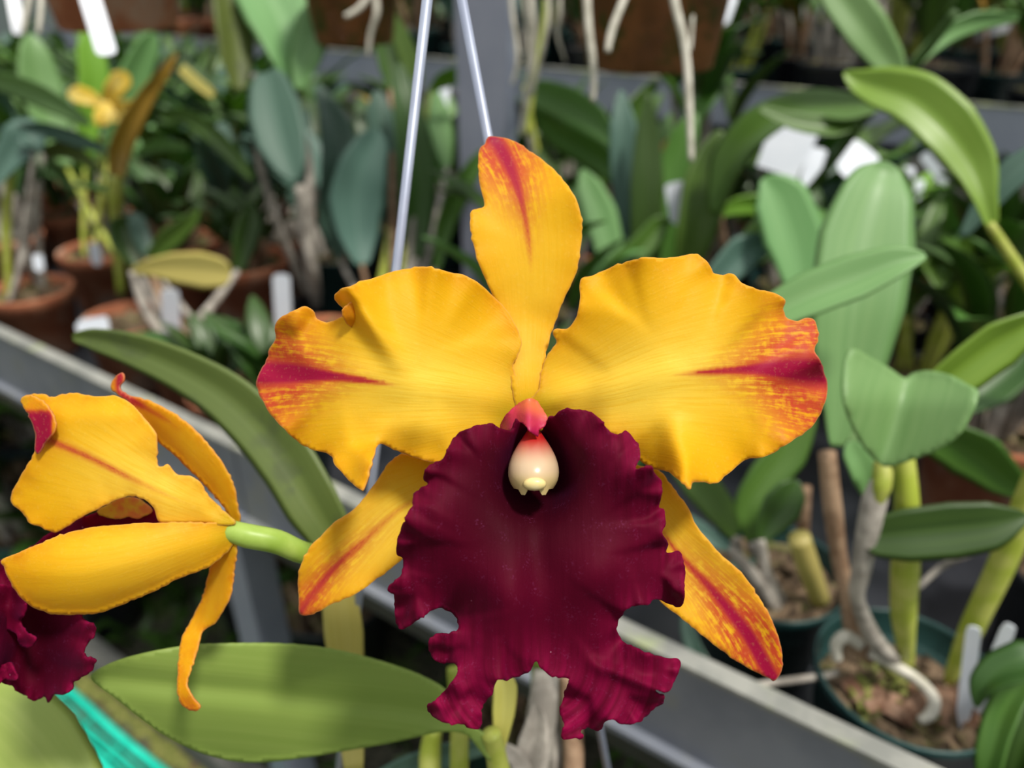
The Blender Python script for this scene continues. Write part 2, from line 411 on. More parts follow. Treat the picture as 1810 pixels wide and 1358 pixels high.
def attrs_petal(s_w=0.0, a0=0.3, a1=0.9, w0=4, w1=40, feather=0.5, pale_k=1.0, orange=0.5, f0=0.45, rib_bias=0.0, fw=2.3):
    def fn(q):
        al, r = q['along'], np.abs(q['rib'] + rib_bias)
        w_ = w0 + (w1 - w0) * sst(a0 + 0.15, 1.0, al)
        core = 4 + 9 * sst(a0, 1.0, al)
        stripe = s_w * (0.75 * np.exp(-(r / core) ** 2) * sst(a0, a0 + .25, al) + 0.7 * np.exp(-(r / w_) ** 2) * sst(a0 + .25, a1 + .1, al))
        pale = pale_k * np.exp(-((al - 0.42) / 0.35) ** 2) * np.exp(-(r / 85) ** 2)
        og = np.clip(orange * np.exp(-q['edge'] / 22) + 0.45 * orange * sst(0.7, 1.0, al), 0, 1)
        fe = feather * np.exp(-(r / (w_ * fw)) ** 2) * sst(f0, 1.0, al)
        fe = np.clip(fe * 1.3, 0, 1)
        return dict(stripe=stripe, pale=pale, orange=og, feather=fe)
    return fn

# ---- front flower
fl = MB(); fl.tube([P(930, 712, .2475), P(928, 745, .262), P(918, 850, .30), P(928, 1050, .36), P(948, 1180, .43), P(942, 1300, .445), P(928, 1420, .45)], [.0038, .0034, .0030, .0030, .0032, .0034, .0036], 12, 6)
flower = obj('flower', fl.mesh('flower_stalk'), M['ovary'], plant)
tag(flower, 'large front bloom facing the viewer')

dorsal = [(922,745),(912,722),(906,695),(902,660),(897,620),(888,580),(880,545),(870,521),(857,492),(845,463),(838,436),(833,418),(831,391),(834,373),(844,369),(855,365),(855,353),(848,325),(845,291),(847,266),(857,253),(865,241.5),(882,242),(903,246),(930,262),(964,286),(992,313),(1016,346),(1027.6,380),(1029,404),(1027,432),(1024,460),(1015,491),(997,530),(983,565),(972,597),(963,639),(958,670),(957,705),(956,740)]
def d_dorsal(q):
    t = np.clip((712 - q['y']) / 470, 0, 1); r = q['rib'] / 95
    return 0.2465 + 0.012*sst(0, .35, t) - 0.004*np.sin(np.pi*t) + 0.008*sst(.75, 1.05, t) - 0.004*r*r*(1-.4*t) + ruffle(q, .0008, 95, 30, 1)
obj('dorsal_sepal', petal_mesh('dorsal_sepal', dorsal, [(938,745),(935,640),(937,560),(938,470),(929,390),(915,330),(896,285),(872,243)], d_dorsal,
    attrs_petal(0.62, .42, .85, 7, 28, .9, .3, .35, .5, 0, 2.6)), M['petal'], flower)

petal_r = [(930,716),(951,689),(955,664),(965,632),(978,614),(983,604),(978,584),(1001,581),(1017,561),(1025,530),(1026,494),(1047,487),(1068,478),(1089,468),(1114,461),(1142,455),(1177,456),(1206,452.5),(1227,448),(1238,452),(1250,462),(1262,482),(1276,487),(1287,483),(1298,485),(1312,499.5),(1329,508),(1354,514),(1377,521),(1388,531),(1385,547),(1391,561),(1407,567),(1425,562),(1439,565),(1445,579),(1446,602),(1439,620),(1450,636),(1458,660),(1463,689),(1457,717),(1443,745),(1421,766),(1393,784),(1365,802),(1340,810),(1319,813),(1301,826.5),(1283,841),(1266,855),(1241,853),(1225,853),(1220,865),(1209,856.5),(1191,842),(1177,833),(1156,830),(1128,812),(1085,770),(1030,760),(975,765),(938,752)]
def d_petal_r(q):
    t = np.clip((q['x'] - 930) / 530, 0, 1.05)
    up = np.clip((650 - q['y']) / 200, -1.2, 1.2)
    base = 0.2485 - 0.014*sst(0, .5, t) + 0.013*sst(.55, 1.05, t)
    base = base + 0.006*up*np.abs(up)*t - 0.0022*np.exp(-((q['rib'])/28)**2)*(1-t)
    # the fold running down to the lower notch
    fold = np.exp(-(((q['x']-1205) - 0.25*(q['y']-800))/26)**2) * sst(700, 850, q['y'])
    return base - 0.009*fold + ruffle(q, .0042*(0.25+0.75*sst(.05,.4,t)), 92, 50, 4)
obj('petal', petal_mesh('petal', petal_r, [(930,714),(1000,704),(1080,688),(1170,665),(1260,655),(1360,650),(1460,655)], d_petal_r,
    attrs_petal(1.0, .42, .82, 8, 46, 1.15, 1.15, .55, .48, -2, 3.0)), M['petal'], flower)

petal_l = [(930,716),(912,700),(911,686),(914,667),(907,648),(916,628),(922,609),(918,589),(909,570),(892,545.6),(872,524),(848,502),(819,486),(790,480),(765,472.7),(741,471),(717,475),(687,482),(658,492),(634,498),(619,507),(600,512),(590,528),(598,538),(607,546),(610,555),(595,565),(576,569),(561,565),(554,550),(539,542),(517,550),(491,566),(486,582),(487,599),(476,618),(469,640),(457,660),(453,679),(460,701),(476,730),(503,759),(532,786),(561,798),(585,805),(590,820),(610,842),(639,866),(648,854),(653,830),(661,803),(672,785),(692,793),(721,805),(751,814),(780,818),(830,795),(880,780),(935,752)]
def d_petal_l(q):
    t = np.clip((930 - q['x']) / 475, 0, 1.05)
    up = np.clip((660 - q['y']) / 190, -1.2, 1.2)
    base = 0.2485 - 0.013*sst(0, .5, t) + 0.012*sst(.6, 1.05, t) + 0.006*up*np.abs(up)*t
    base = base - 0.0022*np.exp(-((q['rib'])/28)**2)*(1-t)
    # two gathered folds: one up to the curled notch, one down to the lower point
    fold1 = np.exp(-(((q['x']-648) + 0.62*(q['y']-560)*-1)/22)**2) * sst(680, 540, q['y'])
    fold2 = np.exp(-(((q['x']-655) + 0.3*(q['y']-830))/24)**2) * sst(720, 850, q['y'])
    under = np.exp(-(((q['x']-735))/60)**2) * sst(745, 815, q['y'])
    return base - 0.009*fold1 - 0.011*fold2 + 0.006*under + ruffle(q, .0038*(0.25+0.75*sst(.05,.4,t)), 96, 50, 2)
ml = petal_mesh('petal', petal_l, [(930,714),(870,700),(800,690),(720,680),(640,668),(560,658),(455,655)], d_petal_l,
    attrs_petal(1.0, .40, .80, 8, 34, 1.1, 1.0, .55, .50, 4, 3.0))
pl = obj('petal', ml, M['petal'], flower)
curl = [(604,549),(620,533),(632,521),(641,514),(642,524),(637,545),(640,566),(648,585),(630,583),(612,572)]
obj('petal_curl', petal_mesh('petal_curl', curl, [(600,560),(625,560),(648,560)], lambda q: 0.2335 + 0.0*q['x'] - .003*sst(590, 515, q['y']) + .0045*sst(620, 648, q['x']) + .004*sst(560, 585, q['y']),
    lambda q: dict(stripe=0*q['x']+.05, pale=0*q['x'], orange=0*q['x']+.75, feather=0*q['x']+.1), 4), M['petal'], pl)

sep_l = [(800,822),(760,815),(712,803),(688,818),(669,845),(645,880),(620,905),(590,925),(572,943),(552,962),(543,975),(531,1000),(526,1020),(528,1055),(529,1085),(540,1089),(560,1083),(581,1071),(620,1055),(655,1032),(690,1006),(715,985),(765,940),(800,890)]
def d_sep_l(q):
    t = np.clip((830 - q['x']) / 300, 0, 1.05)
    return 0.259 - 0.008*t + 0.004*t*t - 0.0035*(q['rib']/70)**2 + ruffle(q, .0008, 110, 26, 3)
obj('lateral_sepal', petal_mesh('lateral_sepal', sep_l, [(815,830),(760,868),(700,905),(640,960),(585,1010),(528,1085)], d_sep_l,
    attrs_petal(0.40, .05, .75, 6, 9, .75, .9, .5, .2, 0, 3.5)), M['petal'], flower)
sep_r = [(1100,830),(1164,832),(1183,853),(1200,875),(1216,897),(1230,925),(1249,951),(1271,977),(1305,1007),(1327,1033),(1346,1063),(1365,1097),(1378,1134),(1383,1161),(1383,1183),(1378,1194),(1367,1204),(1353,1196),(1324,1183),(1294,1164),(1264,1142),(1230,1114),(1200,1090),(1166,1062),(1135,1010),(1110,930)]
def d_sep_r(q):
    t = np.clip((q['y'] - 830) / 375, 0, 1.05)
    return 0.260 - 0.010*t + 0.006*t*t - 0.0035*(q['rib']/70)**2 + ruffle(q, .0008, 110, 26, 5)
obj('lateral_sepal', petal_mesh('lateral_sepal', sep_r, [(1110,850),(1160,925),(1200,980),(1260,1045),(1320,1120),(1368,1203)], d_sep_r,
    attrs_petal(0.75, .10, .7, 8, 15, 1.3, .6, .45, .1, 0, 4.0)), M['petal'], flower)

lip = [(945,772),(931,754),(920,748),(912,742),(908,752),(905,762),(884,756),(867,749),(846,751),(815,763),(801,775),(792,794),(782,813),(766,818),(752,829),(750,848),(756,856),(740,864),(730,876),(730,893),(719,907),(714,925),(706,940),(701,963),(702,980),(712,987),(711,1010),(698,1029),(684,1042),(695,1051),(698,1067),(698,1091),(705,1112),(714,1112),(735,1098),(761,1081),(778,1075),(797,1083),(807,1095),(810,1112),(792,1120),(771,1120),(760,1131),(759,1150),(766,1166),(782,1173),(799,1173),(810,1182),(801,1204),(780,1227),(766,1241),(754,1251),(761,1263),(773,1272),(797,1281),(816,1281),(834,1288),(848,1287),(852,1274),(852,1255),(860,1239),(870,1227),(879,1204),(896,1202),(919,1194),(938,1185),(946,1170),(957,1182),(976,1197),(999,1199),(1006,1203),(999,1222),(992,1246),(990,1263),(997,1284),(992,1305),(1018,1306),(1030,1305),(1028,1291),(1042,1288),(1058,1293),(1070,1277),(1084,1272),(1103,1281),(1131,1277),(1150,1260),(1159,1251),(1171,1246),(1174,1232),(1164,1229),(1159,1222),(1183,1222),(1192,1206),(1200,1189),(1202,1168),(1183,1164),(1155,1159),(1126,1147),(1103,1135),(1091,1116),(1093,1100),(1105,1081),(1117,1072),(1145,1069),(1159,1060),(1183,1067),(1202,1074),(1209,1058),(1211,1025),(1209,996),(1202,975),(1178,977),(1182,961),(1171,944),(1177,923),(1174,902),(1166,895),(1171,871),(1169,850),(1157,836),(1152,825),(1136,827),(1124,829),(1131,810),(1129,789),(1117,772),(1105,761),(1091,768),(1075,761),(1061,742),(1044,728),(1018,723),(995,725),(978,737),(969,740),(962,756)]
def d_lip(q):
    x, y = q['x'], q['y']
    dx, dy = (x - 948) / 250, (y - 850) / 260
    rho = np.sqrt(dx*dx + (dy*0.9)**2)
    d = 0.2235 + 0.030*np.exp(-(((x-948)/60)**2 + ((y-832)/72)**2)**1.3) + 0.018*np.exp(-(((x-955)/26)**2 + ((y-785)/28)**2))          # the tube behind the column
    d = d + 0.006*np.exp(-((x-948)/30)**2)*sst(860, 960, y)*sst(1200, 1100, y)*0.5   # groove down the middle
    d = d + 0.010*sst(.65, 1.35, rho) - 0.006*sst(.2, .8, rho)
    d = d - 0.004*sst(1120, 1290, y) + 0.006*sst(800, 735, y)
    # raised radiating folds
    ang = np.arctan2(x - 948, y - 840)
    d = d + 0.0030*np.sin(ang*7 + .4 + .6*np.sin(ang*3))*sst(.35, .8, rho)
    d = d + 0.0045*np.exp(-(np.hypot(x-1085, y-1080)/60)**2) + 0.0045*np.exp(-(np.hypot(x-815, y-1085)/60)**2)
    # a crease across the right lower lobe
    d = d - 0.003*np.exp(-(((y-1190) - 0.38*(x-1090))/12)**2)*sst(1020, 1090, x)
    return d + ruffle(q, .0040, 62, 34, 6)*(0.35+0.65*sst(.3, .7, rho))
def a_lip(q):
    x, y = q['x'], q['y']
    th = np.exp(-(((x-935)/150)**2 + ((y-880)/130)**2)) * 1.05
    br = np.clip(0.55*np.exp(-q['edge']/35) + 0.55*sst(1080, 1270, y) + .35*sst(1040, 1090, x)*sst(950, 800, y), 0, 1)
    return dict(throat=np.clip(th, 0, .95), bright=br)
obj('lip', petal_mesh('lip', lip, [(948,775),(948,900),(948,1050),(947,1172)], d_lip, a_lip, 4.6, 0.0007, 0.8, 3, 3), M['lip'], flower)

# pink folded top of the lip tube
hood = [(884,757),(893,735),(905,722),(918,712),(930,706),(940,705),(950,709),(958,722),(968,738),(965,750),(958,758),(953,760),(951,772),(944,768),(935,762),(928,752),(915,748),(905,762)]
kk = NT('coral_hood'); fac = kk.attr('grad')
cH = kk.mix(kk.ramp(fac, 0.0, 0.55), (0.70, 0.15, 0.06), (0.50, 0.022, 0.075))
cH = kk.mix(kk.ramp(fac, 0.6, 1.0), cH, (0.35, 0.005, 0.07))
M['hood'] = kk.surface(cH, 0.4, 0.4, kk.bump(kk.noise(260, kk.obj_co(), 3), 0.4, 0.0008), 0.25, cH)
obj('lip_tube', petal_mesh('lip_tube', hood, [(936,706),(942,735),(948,770)],
    lambda q: 0.2335 + .010*(np.abs(q['x']-940)/45)**2 + .006*sst(735, 705, q['y']) - .004*sst(725, 768, q['y']) + .0012*np.sin(q['x']/6.0),
    lambda q: dict(grad=np.clip((q['y']-706)/60 + .35*(930-q['x'])/45, 0, 1)), 3.0, .0006, .4, 8), M['hood'], flower)

# the cream column with its toothed front
kk = NT('cream_column'); fac = kk.attr('grad')
cC = kk.mix(kk.ramp(fac, 0.15, 0.62), (0.42, 0.010, 0.013), (0.60, 0.43, 0.27))
cC = kk.mix(kk.ramp(fac, 0.65, 0.95), cC, (0.66, 0.50, 0.22))
M['column'] = kk.surface(cC, 0.28, 0.5, kk.bump(kk.noise(300, kk.obj_co(), 3), 0.1, 0.0006), 0.15, cC)
def column_mesh(px, py, dd, top, bot, half, dtop, dbot):
    """a hooded egg: rings from the top (deep) to the open, toothed front"""
    n, m = 28, 16; vs, fs, g = [], [], []
    prof = [.14,.25,.36,.47,.58,.68,.77,.85,.91,.96,.99,1.0,.99,.95,.88,.77]
    for i in range(m):
        t = i / (m - 1); y = top + (bot - top) * t; d = dtop + (dbot - dtop) * math.sin(t * math.pi / 2)
        hw = half * prof[i]
        for k in range(n):
            a = 2 * math.pi * k / n
            yy = y
            if i == m - 1:
                yy += (9 if k in (4, 5, 9, 10) else (-4 if k in (6, 7, 8) else 0))
            vs.append(P(px + hw * math.cos(a), yy - (3*math.cos(a)**2), d - 0.0085 * math.sin(a) * prof[i])); g.append(t)
    for i in range(m - 1):
        for k in range(n): fs.append((i*n+k, i*n+(k+1)%n, (i+1)*n+(k+1)%n, (i+1)*n+k))
    fs.append(tuple(range(n))); 
    me = mesh_from('column', vs, fs); A = me.attributes.new('grad', 'FLOAT', 'POINT'); A.data.foreach_set('value', g); return me
co_ = obj('column', column_mesh(943, 0, 0, 757, 867, 45, .238, .2300), M['column'], flower)
cap = MB(); 
pts = []
for i in range(9):
    th = math.pi * i / 8
    for k in range(14):
        a = 2 * math.pi * k / 14
        pts.append(P(945 + 21*math.sin(th)*math.cos(a), 856 - 12*math.cos(th), .2225 - .0018*math.sin(th)*math.sin(a)))
cap.add(pts, [(i*14+k, i*14+(k+1)%14, (i+1)*14+(k+1)%14, (i+1)*14+k) for i in range(8) for k in range(14)])
M['anther'] = plain('pale_yellow_cap', (0.78, 0.62, 0.26), (0.82, 0.70, 0.40), 200, 0.35, 0.5, trans=0.1)
obj('anther_cap', cap.mesh('anther_cap'), M['anther'], flower)

# ---- side flower at the left
fl2 = MB(); fl2.tube([P(404, 938, .262), P(440, 948, .262), P(490, 958, .265), P(550, 980, .272), P(640, 975, .284), P(740, 950, .295), P(850, 960, .318), P(926, 1045, .358)], [.0036, .0041, .0041, .0038, .0034, .0032, .0032, .0032], 14, 6)
flower2 = obj('flower', fl2.mesh('flower_stalk'), M['ovary'], plant)
tag(flower2, 'smaller bloom at the left seen from its side')
pet2 = [(37,706),(53,697),(79,697),(90,703),(110,697),(137,695),(160,700),(180,701),(203,698),(232,714),(254,738),(275,767),(278,809),(280,825),(296,822),(312,838),(338,843),(357,857),(365,872),(380,888),(400,908),(417,925),(400,930),(370,926),(317,925),(280,922),(272,899),(248,880),(222,878),(185,894),(174,899),(143,915),(111,936),(95,941),(69,931),(50,923),(40,907),(18,883),(37,841),(58,804),(62,785),(61,765),(53,738)]
def d_pet2(q):
    t = np.clip((417 - q['x']) / 400, 0, 1.05)
    return 0.261 - 0.010*np.sin(np.pi*t*.8) + .004*t - 0.004*np.exp(-(q['rib']/30)**2)*(1-t)*.4 + .004*sst(740, 695, q['y']) + ruffle(q, .0008, 60, 30, 3)
p2 = obj('petal', petal_mesh('petal', pet2, [(417,923),(330,890),(240,850),(150,805),(80,775),(45,760)], d_pet2,
    attrs_petal(0.32, .1, .5, 5, 7, .25, 1.0, .45, .5), 5.5), M['petal'], flower2)
fold2 = [(37,706),(53,698),(70,706),(82,716),(97,741),(97,760),(80,785),(64,802),(62,765),(50,735)]
obj('petal_curl', petal_mesh('petal_curl', fold2, [(40,707),(70,745),(66,800)], lambda q: .2535 - .003*sst(60, 97, q['x']) + .0*q['y'],
    lambda q: dict(stripe=1.0*sst(715, 740, q['y'])*sst(98, 84, q['x']+.0*q['y']), pale=0*q['x'], orange=0*q['x']+.6, feather=0*q['x']+.2), 4), M['petal'], p2)
dor2 = [(411,925),(396,899),(365,862),(328,825),(296,796),(275,777),(254,746),(227,712),(205,695),(196,685),(198,674),(208,662),(217,660),(219,672),(211,685),(227,698),(264,709),(301,727),(338,754),(370,788),(394,820),(412,857),(420,894),(423,925)]
obj('dorsal_sepal', petal_mesh('dorsal_sepal', dor2, [(418,925),(400,865),(360,810),(310,755),(260,722),(215,694),(212,661)],
    lambda q: .268 - .005*np.sin(np.pi*np.clip(q['along'],0,1)) - .004*(q['rib']/35)*1.0 + .002*(q['rib']/35)**2,
    attrs_petal(0.5, .45, .8, 5, 8, .3, .2, .75, .5), 5), M['petal'], flower2)
low2 = [(421,928),(370,924),(317,923),(264,925),(211,928),(159,933),(106,946),(53,968),(25,980),(2,991),(8,1005),(13,1020),(32,1052),(63,1076),(95,1086),(132,1087),(174,1084),(211,1071),(264,1050),(317,1023),(370,1002),(394,984),(415,960),(421,945)]
obj('lateral_sepal', petal_mesh('lateral_sepal', low2, [(421,938),(330,960),(240,985),(140,1005),(60,1005),(5,998)],
    lambda q: .2605 - .017*np.sin(np.pi*np.clip((421-q['x'])/560,0,1)) + .008*(q['rib']/75)**2 + .0001*np.sin(q['rib']/6),
    attrs_petal(0.0, .2, .8, 5, 12, .0, .4, .6), 5.5), M['petal'], flower2)
hang2 = [(400,955),(418,965),(414,1005),(410,1042),(399,1073),(380,1102),(359,1116),(351,1142),(344,1165),(338,1184),(332,1200),(330,1211),(343,1237),(354,1250),(344,1258),(322,1248),(313,1221),(314,1180),(320,1131),(338,1095),(359,1052),(367,1020),(372,1000)]
obj('lateral_sepal', petal_mesh('lateral_sepal', hang2, [(408,955),(392,1030),(365,1090),(340,1130),(325,1190),(325,1225),(350,1254)],
    lambda q: .2665 + .004*np.sin(q['along']*5) - .006*np.clip((q['x']-360)/40, -1, 1)*sst(1130, 1080, q['y']) - .004*sst(.4, 1, q['along']) + .002*(q['rib']/25),
    attrs_petal(0.1, .8, 1.0, 8, 30, .35, .1, .95, .85), 4.5), M['petal'], flower2)
lip2 = [(300,915),(278,906),(262,893),(248,883),(226,878),(205,884),(187,893),(170,905),(140,917),(118,927),(95,938),(40,975),(-30,1010),(-50,1100),(-30,1180),(0,1205),(10,1211),(22,1214),(27,1222),(45,1230),(60,1240),(78,1233),(85,1243),(95,1228),(112,1229),(130,1214),(129,1206),(138,1203),(158,1190),(168,1168),(150,1161),(146,1155),(152,1142),(168,1120),(166,1105),(150,1098),(143,1088),(160,1050),(230,990)]
def d_lip2(q):
    return .272 - .012*sst(1000, 1100, q['y']) + .008*np.sin(q['x']/38)*sst(1040, 1100, q['y']) + .010*sst(60, -40, q['x'])*-1 + ruffle(q, .0035, 46, 30, 1)
def a_lip2(q):
    return dict(throat=np.clip(.7*np.exp(-(np.hypot(q['x']-70, q['y']-1150)/80)**2), 0, 1), bright=np.clip(np.exp(-q['edge']/16) + .3*sst(40, 0, q['x']), 0, 1))
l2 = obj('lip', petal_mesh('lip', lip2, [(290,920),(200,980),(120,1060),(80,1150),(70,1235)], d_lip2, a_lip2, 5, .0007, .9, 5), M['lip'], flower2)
fr = MB()
for pts_, r_ in (([(-30,1010),(10,1048),(25,1075),(50,1075),(42,1098),(20,1108)], .0012), ):
    pass
frill = [(-20,1040),(10,1035),(35,1050),(45,1068),(44,1085),(36,1098),(48,1118),(62,1128),(58,1142),(45,1146),(34,1140),(28,1120),(5,1112),(-15,1110)]
obj('lip_frill', petal_mesh('lip_frill', frill, [(-10,1040),(20,1080),(45,1140)], lambda q: .2545 + .003*np.sin(q['x']/11) + ruffle(q, .002, 30, 14, 2),
    lambda q: dict(throat=0*q['x'], bright=np.clip(np.exp(-q['edge']/8), 0, 1)), 4, .0006, .6, 9), M['lip'], l2)
frl2 = [(-20,1160),(0,1175),(18,1172),(27,1188),(30,1200),(18,1204),(5,1203),(-5,1212),(-20,1205)]
obj('lip_frill', petal_mesh('lip_frill', frl2, [(-10,1165),(10,1190),(25,1200)], lambda q: .2545 + .002*np.sin(q['x']/8),
    lambda q: dict(throat=0*q['x'], bright=0*q['x']+1.0), 4, .0006, .6, 9), M['lip'], l2)
thr = [(172,905),(188,893),(206,884),(226,879),(247,884),(262,895),(268,906),(255,912),(243,918),(228,914),(210,918),(190,915)]
kk = NT('yellow_throat'); cT = kk.mix(kk.ramp(kk.noise(160, kk.obj_co(), 3), .4, .6), (0.75, 0.60, 0.08), (0.75, 0.30, 0.10))
M['throat'] = kk.surface(cT, .45, .4, None, .3, cT)
obj('lip_tube', petal_mesh('lip_tube', thr, [(170,905),(220,898),(268,905)], lambda q: .2685 - .002*sst(915, 880, q['y']) + 0*q['x'], None, 4, .0006, .4, 3), M['throat'], flower2)

# ---- the plant's own leaves, canes and pot
def own_leaf(outline, rib, depth, mat, step=9):
    me = petal_mesh('leaf', outline, rib, depth, None, step, .0008, 0.0, 2)
    a = np.zeros(len(me.attributes['rib'].data)); me.attributes['rib'].data.foreach_get('value', a)
    me.attributes['rib'].data.foreach_set('value', (a * 1.4).astype(np.float32))
    return obj('leaf', me, mat, plant)
big = [(868,1306),(845,1290),(815,1262),(790,1222),(745,1195),(700,1178),(640,1160),(570,1145),(490,1138),(400,1138),(330,1142),(265,1153),(215,1166),(180,1180),(160,1196),(172,1212),(200,1232),(245,1268),(290,1300),(345,1328),(410,1346),(470,1348),(540,1340),(610,1328),(680,1316),(735,1304),(785,1294),(825,1300),(850,1330),(868,1345),(878,1330)]
own_leaf(big, [(872,1318),(790,1270),(700,1252),(580,1240),(450,1225),(330,1214),(160,1196)],
    lambda q: .335 - .055*sst(880, 200, q['x']) - .010*np.exp(-(q['rib']/18)**2)*-.25 + .012*np.sign(q['rib'])*(np.abs(q['rib'])/95)**1.2*-1*.55 + .004*(q['rib']/95)**2, M['leaf_own'], 7)
o = obj('leaf', leaf_px([(128,597,.40,5),(170,600,.40,20),(250,622,.395,31),(340,662,.39,38),(420,715,.385,45),(500,800,.38,50),(555,890,.375,48),(588,950,.375,38),(603,1015,.376,26),(606,1060,.386,14)], .35, .30, .0016), M['leaf_olive'], plant)
tag(o, 'long arching olive leaf')
o = obj('cane', leaf_px([(594,985,.378,22),(600,1050,.376,31),(608,1120,.375,34),(618,1240,.375,26),(626,1365,.372,16)], .1, .15, .004), M['leaf_yellow'], plant)
tag(o, 'pale yellow flattened cane')
o = obj('leaf', leaf_px([(-60,1240,.33,30),(0,1260,.325,66),(60,1320,.32,72),(120,1400,.315,60),(170,1480,.31,20)], -.3, .2, .0014), M['leaf_own'], plant)
o = obj('leaf', leaf_px([(-60,1130,.345,8),(0,1142,.345,13),(28,1150,.345,9),(45,1168,.345,3)], 0, .3, .0014), M['leaf_own'], plant)
o = obj('sheath', leaf_px([(880,1190,.345,16),(892,1215,.345,22),(890,1260,.345,20),(884,1310,.345,12),(880,1345,.347,8)], 0, .3, .0014), M['leaf_yellow'], plant)
st_ = MB()
st_.tube([P(868,1296,.337), P(878,1340,.342), P(892,1420,.352), P(905,1500,.365)], [.0042,.0046,.006,.0075], 12, 5)
obj('cane', st_.mesh('cane'), M['cane_green'], plant)
for pts_, rr, mk in (([(803,1180,.40),(812,1260,.40),(812,1330,.40),(812,1420,.40),(818,1500,.40)], .0050, 'cane_green'),
                 ([(965,1185,.42),(958,1260,.415),(945,1340,.41),(930,1430,.41),(925,1500,.41)], .0085, 'cane_grey'),
                 ([(1003,1190,.43),(1008,1260,.43),(1014,1340,.425),(1005,1430,.42),(990,1500,.42)], .0060, 'cane_brown'),
                 ([(982,1190,.44),(984,1270,.44),(984,1350,.435),(975,1440,.43),(965,1500,.43)], .0055, 'cane_grey'),
                 ([(766,1290,.42),(760,1340,.42),(765,1420,.41),(790,1500,.41)], .0060, 'cane_green')):
    t_ = MB(); t_.tube([P(*p) for p in pts_], [rr*.8, rr, rr*.97, rr, rr*.9], 10, 5) if len(pts_) == 5 else t_.tube([P(*p) for p in pts_], [rr*.8, rr, rr, rr], 10, 5)
    obj('cane', t_.mesh('cane'), M[mk], plant)
o = obj('sheath', leaf_px([(945,1245,.40,4),(950,1270,.398,18),(945,1310,.397,26),(925,1370,.396,24)], .2, .5, .0012), M['cane_grey'], plant); tag(o, 'papery white sheath')
o = obj('sheath', leaf_px([(880,1312,.392,3),(905,1335,.392,14),(925,1365,.392,16),(945,1420,.392,14)], -.3, .4, .0012), M['cane_grey'], plant)
o = obj('leaf', leaf_px([(660,1400,.44,30),(720,1362,.44,26),(790,1335,.44,22),(870,1318,.445,10)], .5, .2, .0012), M['leaf_blue'], plant)

hook = P(788, -150, .262)
PC = P(842, 1500, .445); PC.z -= .012
ends = [q + (PC + Vector((s_ * .087, 0, -.004)) - q) * 1.17 for q, s_ in ((hook + Vector((-.003, 0, 0)), -1), (hook, 1))]
R_ = (ends[1] - ends[0]).length / 2 - .005; PC = (ends[0] + ends[1]) / 2 + Vector((0, 0, .004))
pm = MB()
pm.lathe([(.052,-.10),(.055,-.105),(.001,-.105)], 40, PC); 
pm.lathe([(.055,-.105),(.075,-.03),(R_+.003,-.026),(R_+.005,0),(R_-.004,.001),(R_-.007,-.02),(.001,-.02)], 40, PC)
obj('pot', pm.mesh('pot'), M['terracotta'], plant)
dm = MB(); dm.lathe([(R_-.008,-.018),(.05,-.008),(.02,-.004),(.001,-.002)], 30, PC)
obj('potting_mix', dm.mesh('potting_mix'), M['bark'], plant)
# bring the canes down into the pot
for k, (x, y, d) in enumerate([(905,1500,.365),(818,1500,.40),(925,1500,.41),(990,1500,.42),(965,1500,.43),(790,1500,.41)]):
    a_ = P(x, y, d); b_ = PC + Vector((.05*math.cos(k*1.05), .05*math.sin(k*1.05), -.02))
    t_ = MB(); t_.tube([a_, (a_ + b_) / 2 + Vector((0,0,-.01)), b_], [.0065, .006, .005], 8, 4)
    obj('cane', t_.mesh('cane'), M['cane_brown'], plant)

# hanger wires from a hook above the picture to the pot's rim
hang = empty('pot_hanger', hook, 'two thin grey hanger wires spreading downward behind the front bloom', 'hanger wire')
for dx, sx in ((-.003, -1), (0, 1)):
    t_ = MB(); t_.tube([hook + Vector((dx, 0, 0)), PC + Vector((sx * (R_ + .005), 0, -.004))], [.0019] * 2, 10, 1); obj('wire', t_.mesh('wire'), M['wire'], hang)
t_ = MB(); t_.tube([hook + Vector((0,0,-.005)), hook + Vector((0,0,.03)), hook + Vector((.008,0,.045)), hook + Vector((.016,0,.03))], [.002]*4, 8, 5); obj('hook', t_.mesh('hook'), M['wire'], hang)
# stalks that carry the two leaves at the lower left corner
for a_, k in ((P(168, 1478, .31), 2.6), (P(-58, 1131, .345), 3.3)):
    b_ = PC + Vector((.055 * math.cos(k), .055 * math.sin(k), -.02)); t_ = MB()
    t_.tube([a_, a_ * .7 + b_ * .3 + Vector((-.01, 0, -.035)), a_ * .3 + b_ * .7 + Vector((-.01, 0, -.012)), b_], [.0022, .0036, .0042, .0046], 8, 6)
    obj('cane', t_.mesh('cane'), M['cane_green'], plant)
# ---------------------------------------------------------------- benches, post, floor, wall
ZR, ZB = 0.85, 0.745                  # rail top and bench surface
A_, B_ = on_z(420, 797, ZR), on_z(1578, 1358, ZR)
E = (A_ - B_).normalized(); N = Vector((-E.y, E.x, 0))
if N.y < 0: N = -N
O = B_.copy()
Z = Vector((0, 0, 1))
def W(u, v, z): return Vector((O.x, O.y, 0)) + E * u + N * v + Z * z
def uv_of(p): q = Vector((p.x - O.x, p.y - O.y, 0)); return q.dot(E), q.dot(N)
UJ = uv_of(on_z(432, 782, ZR))[0]

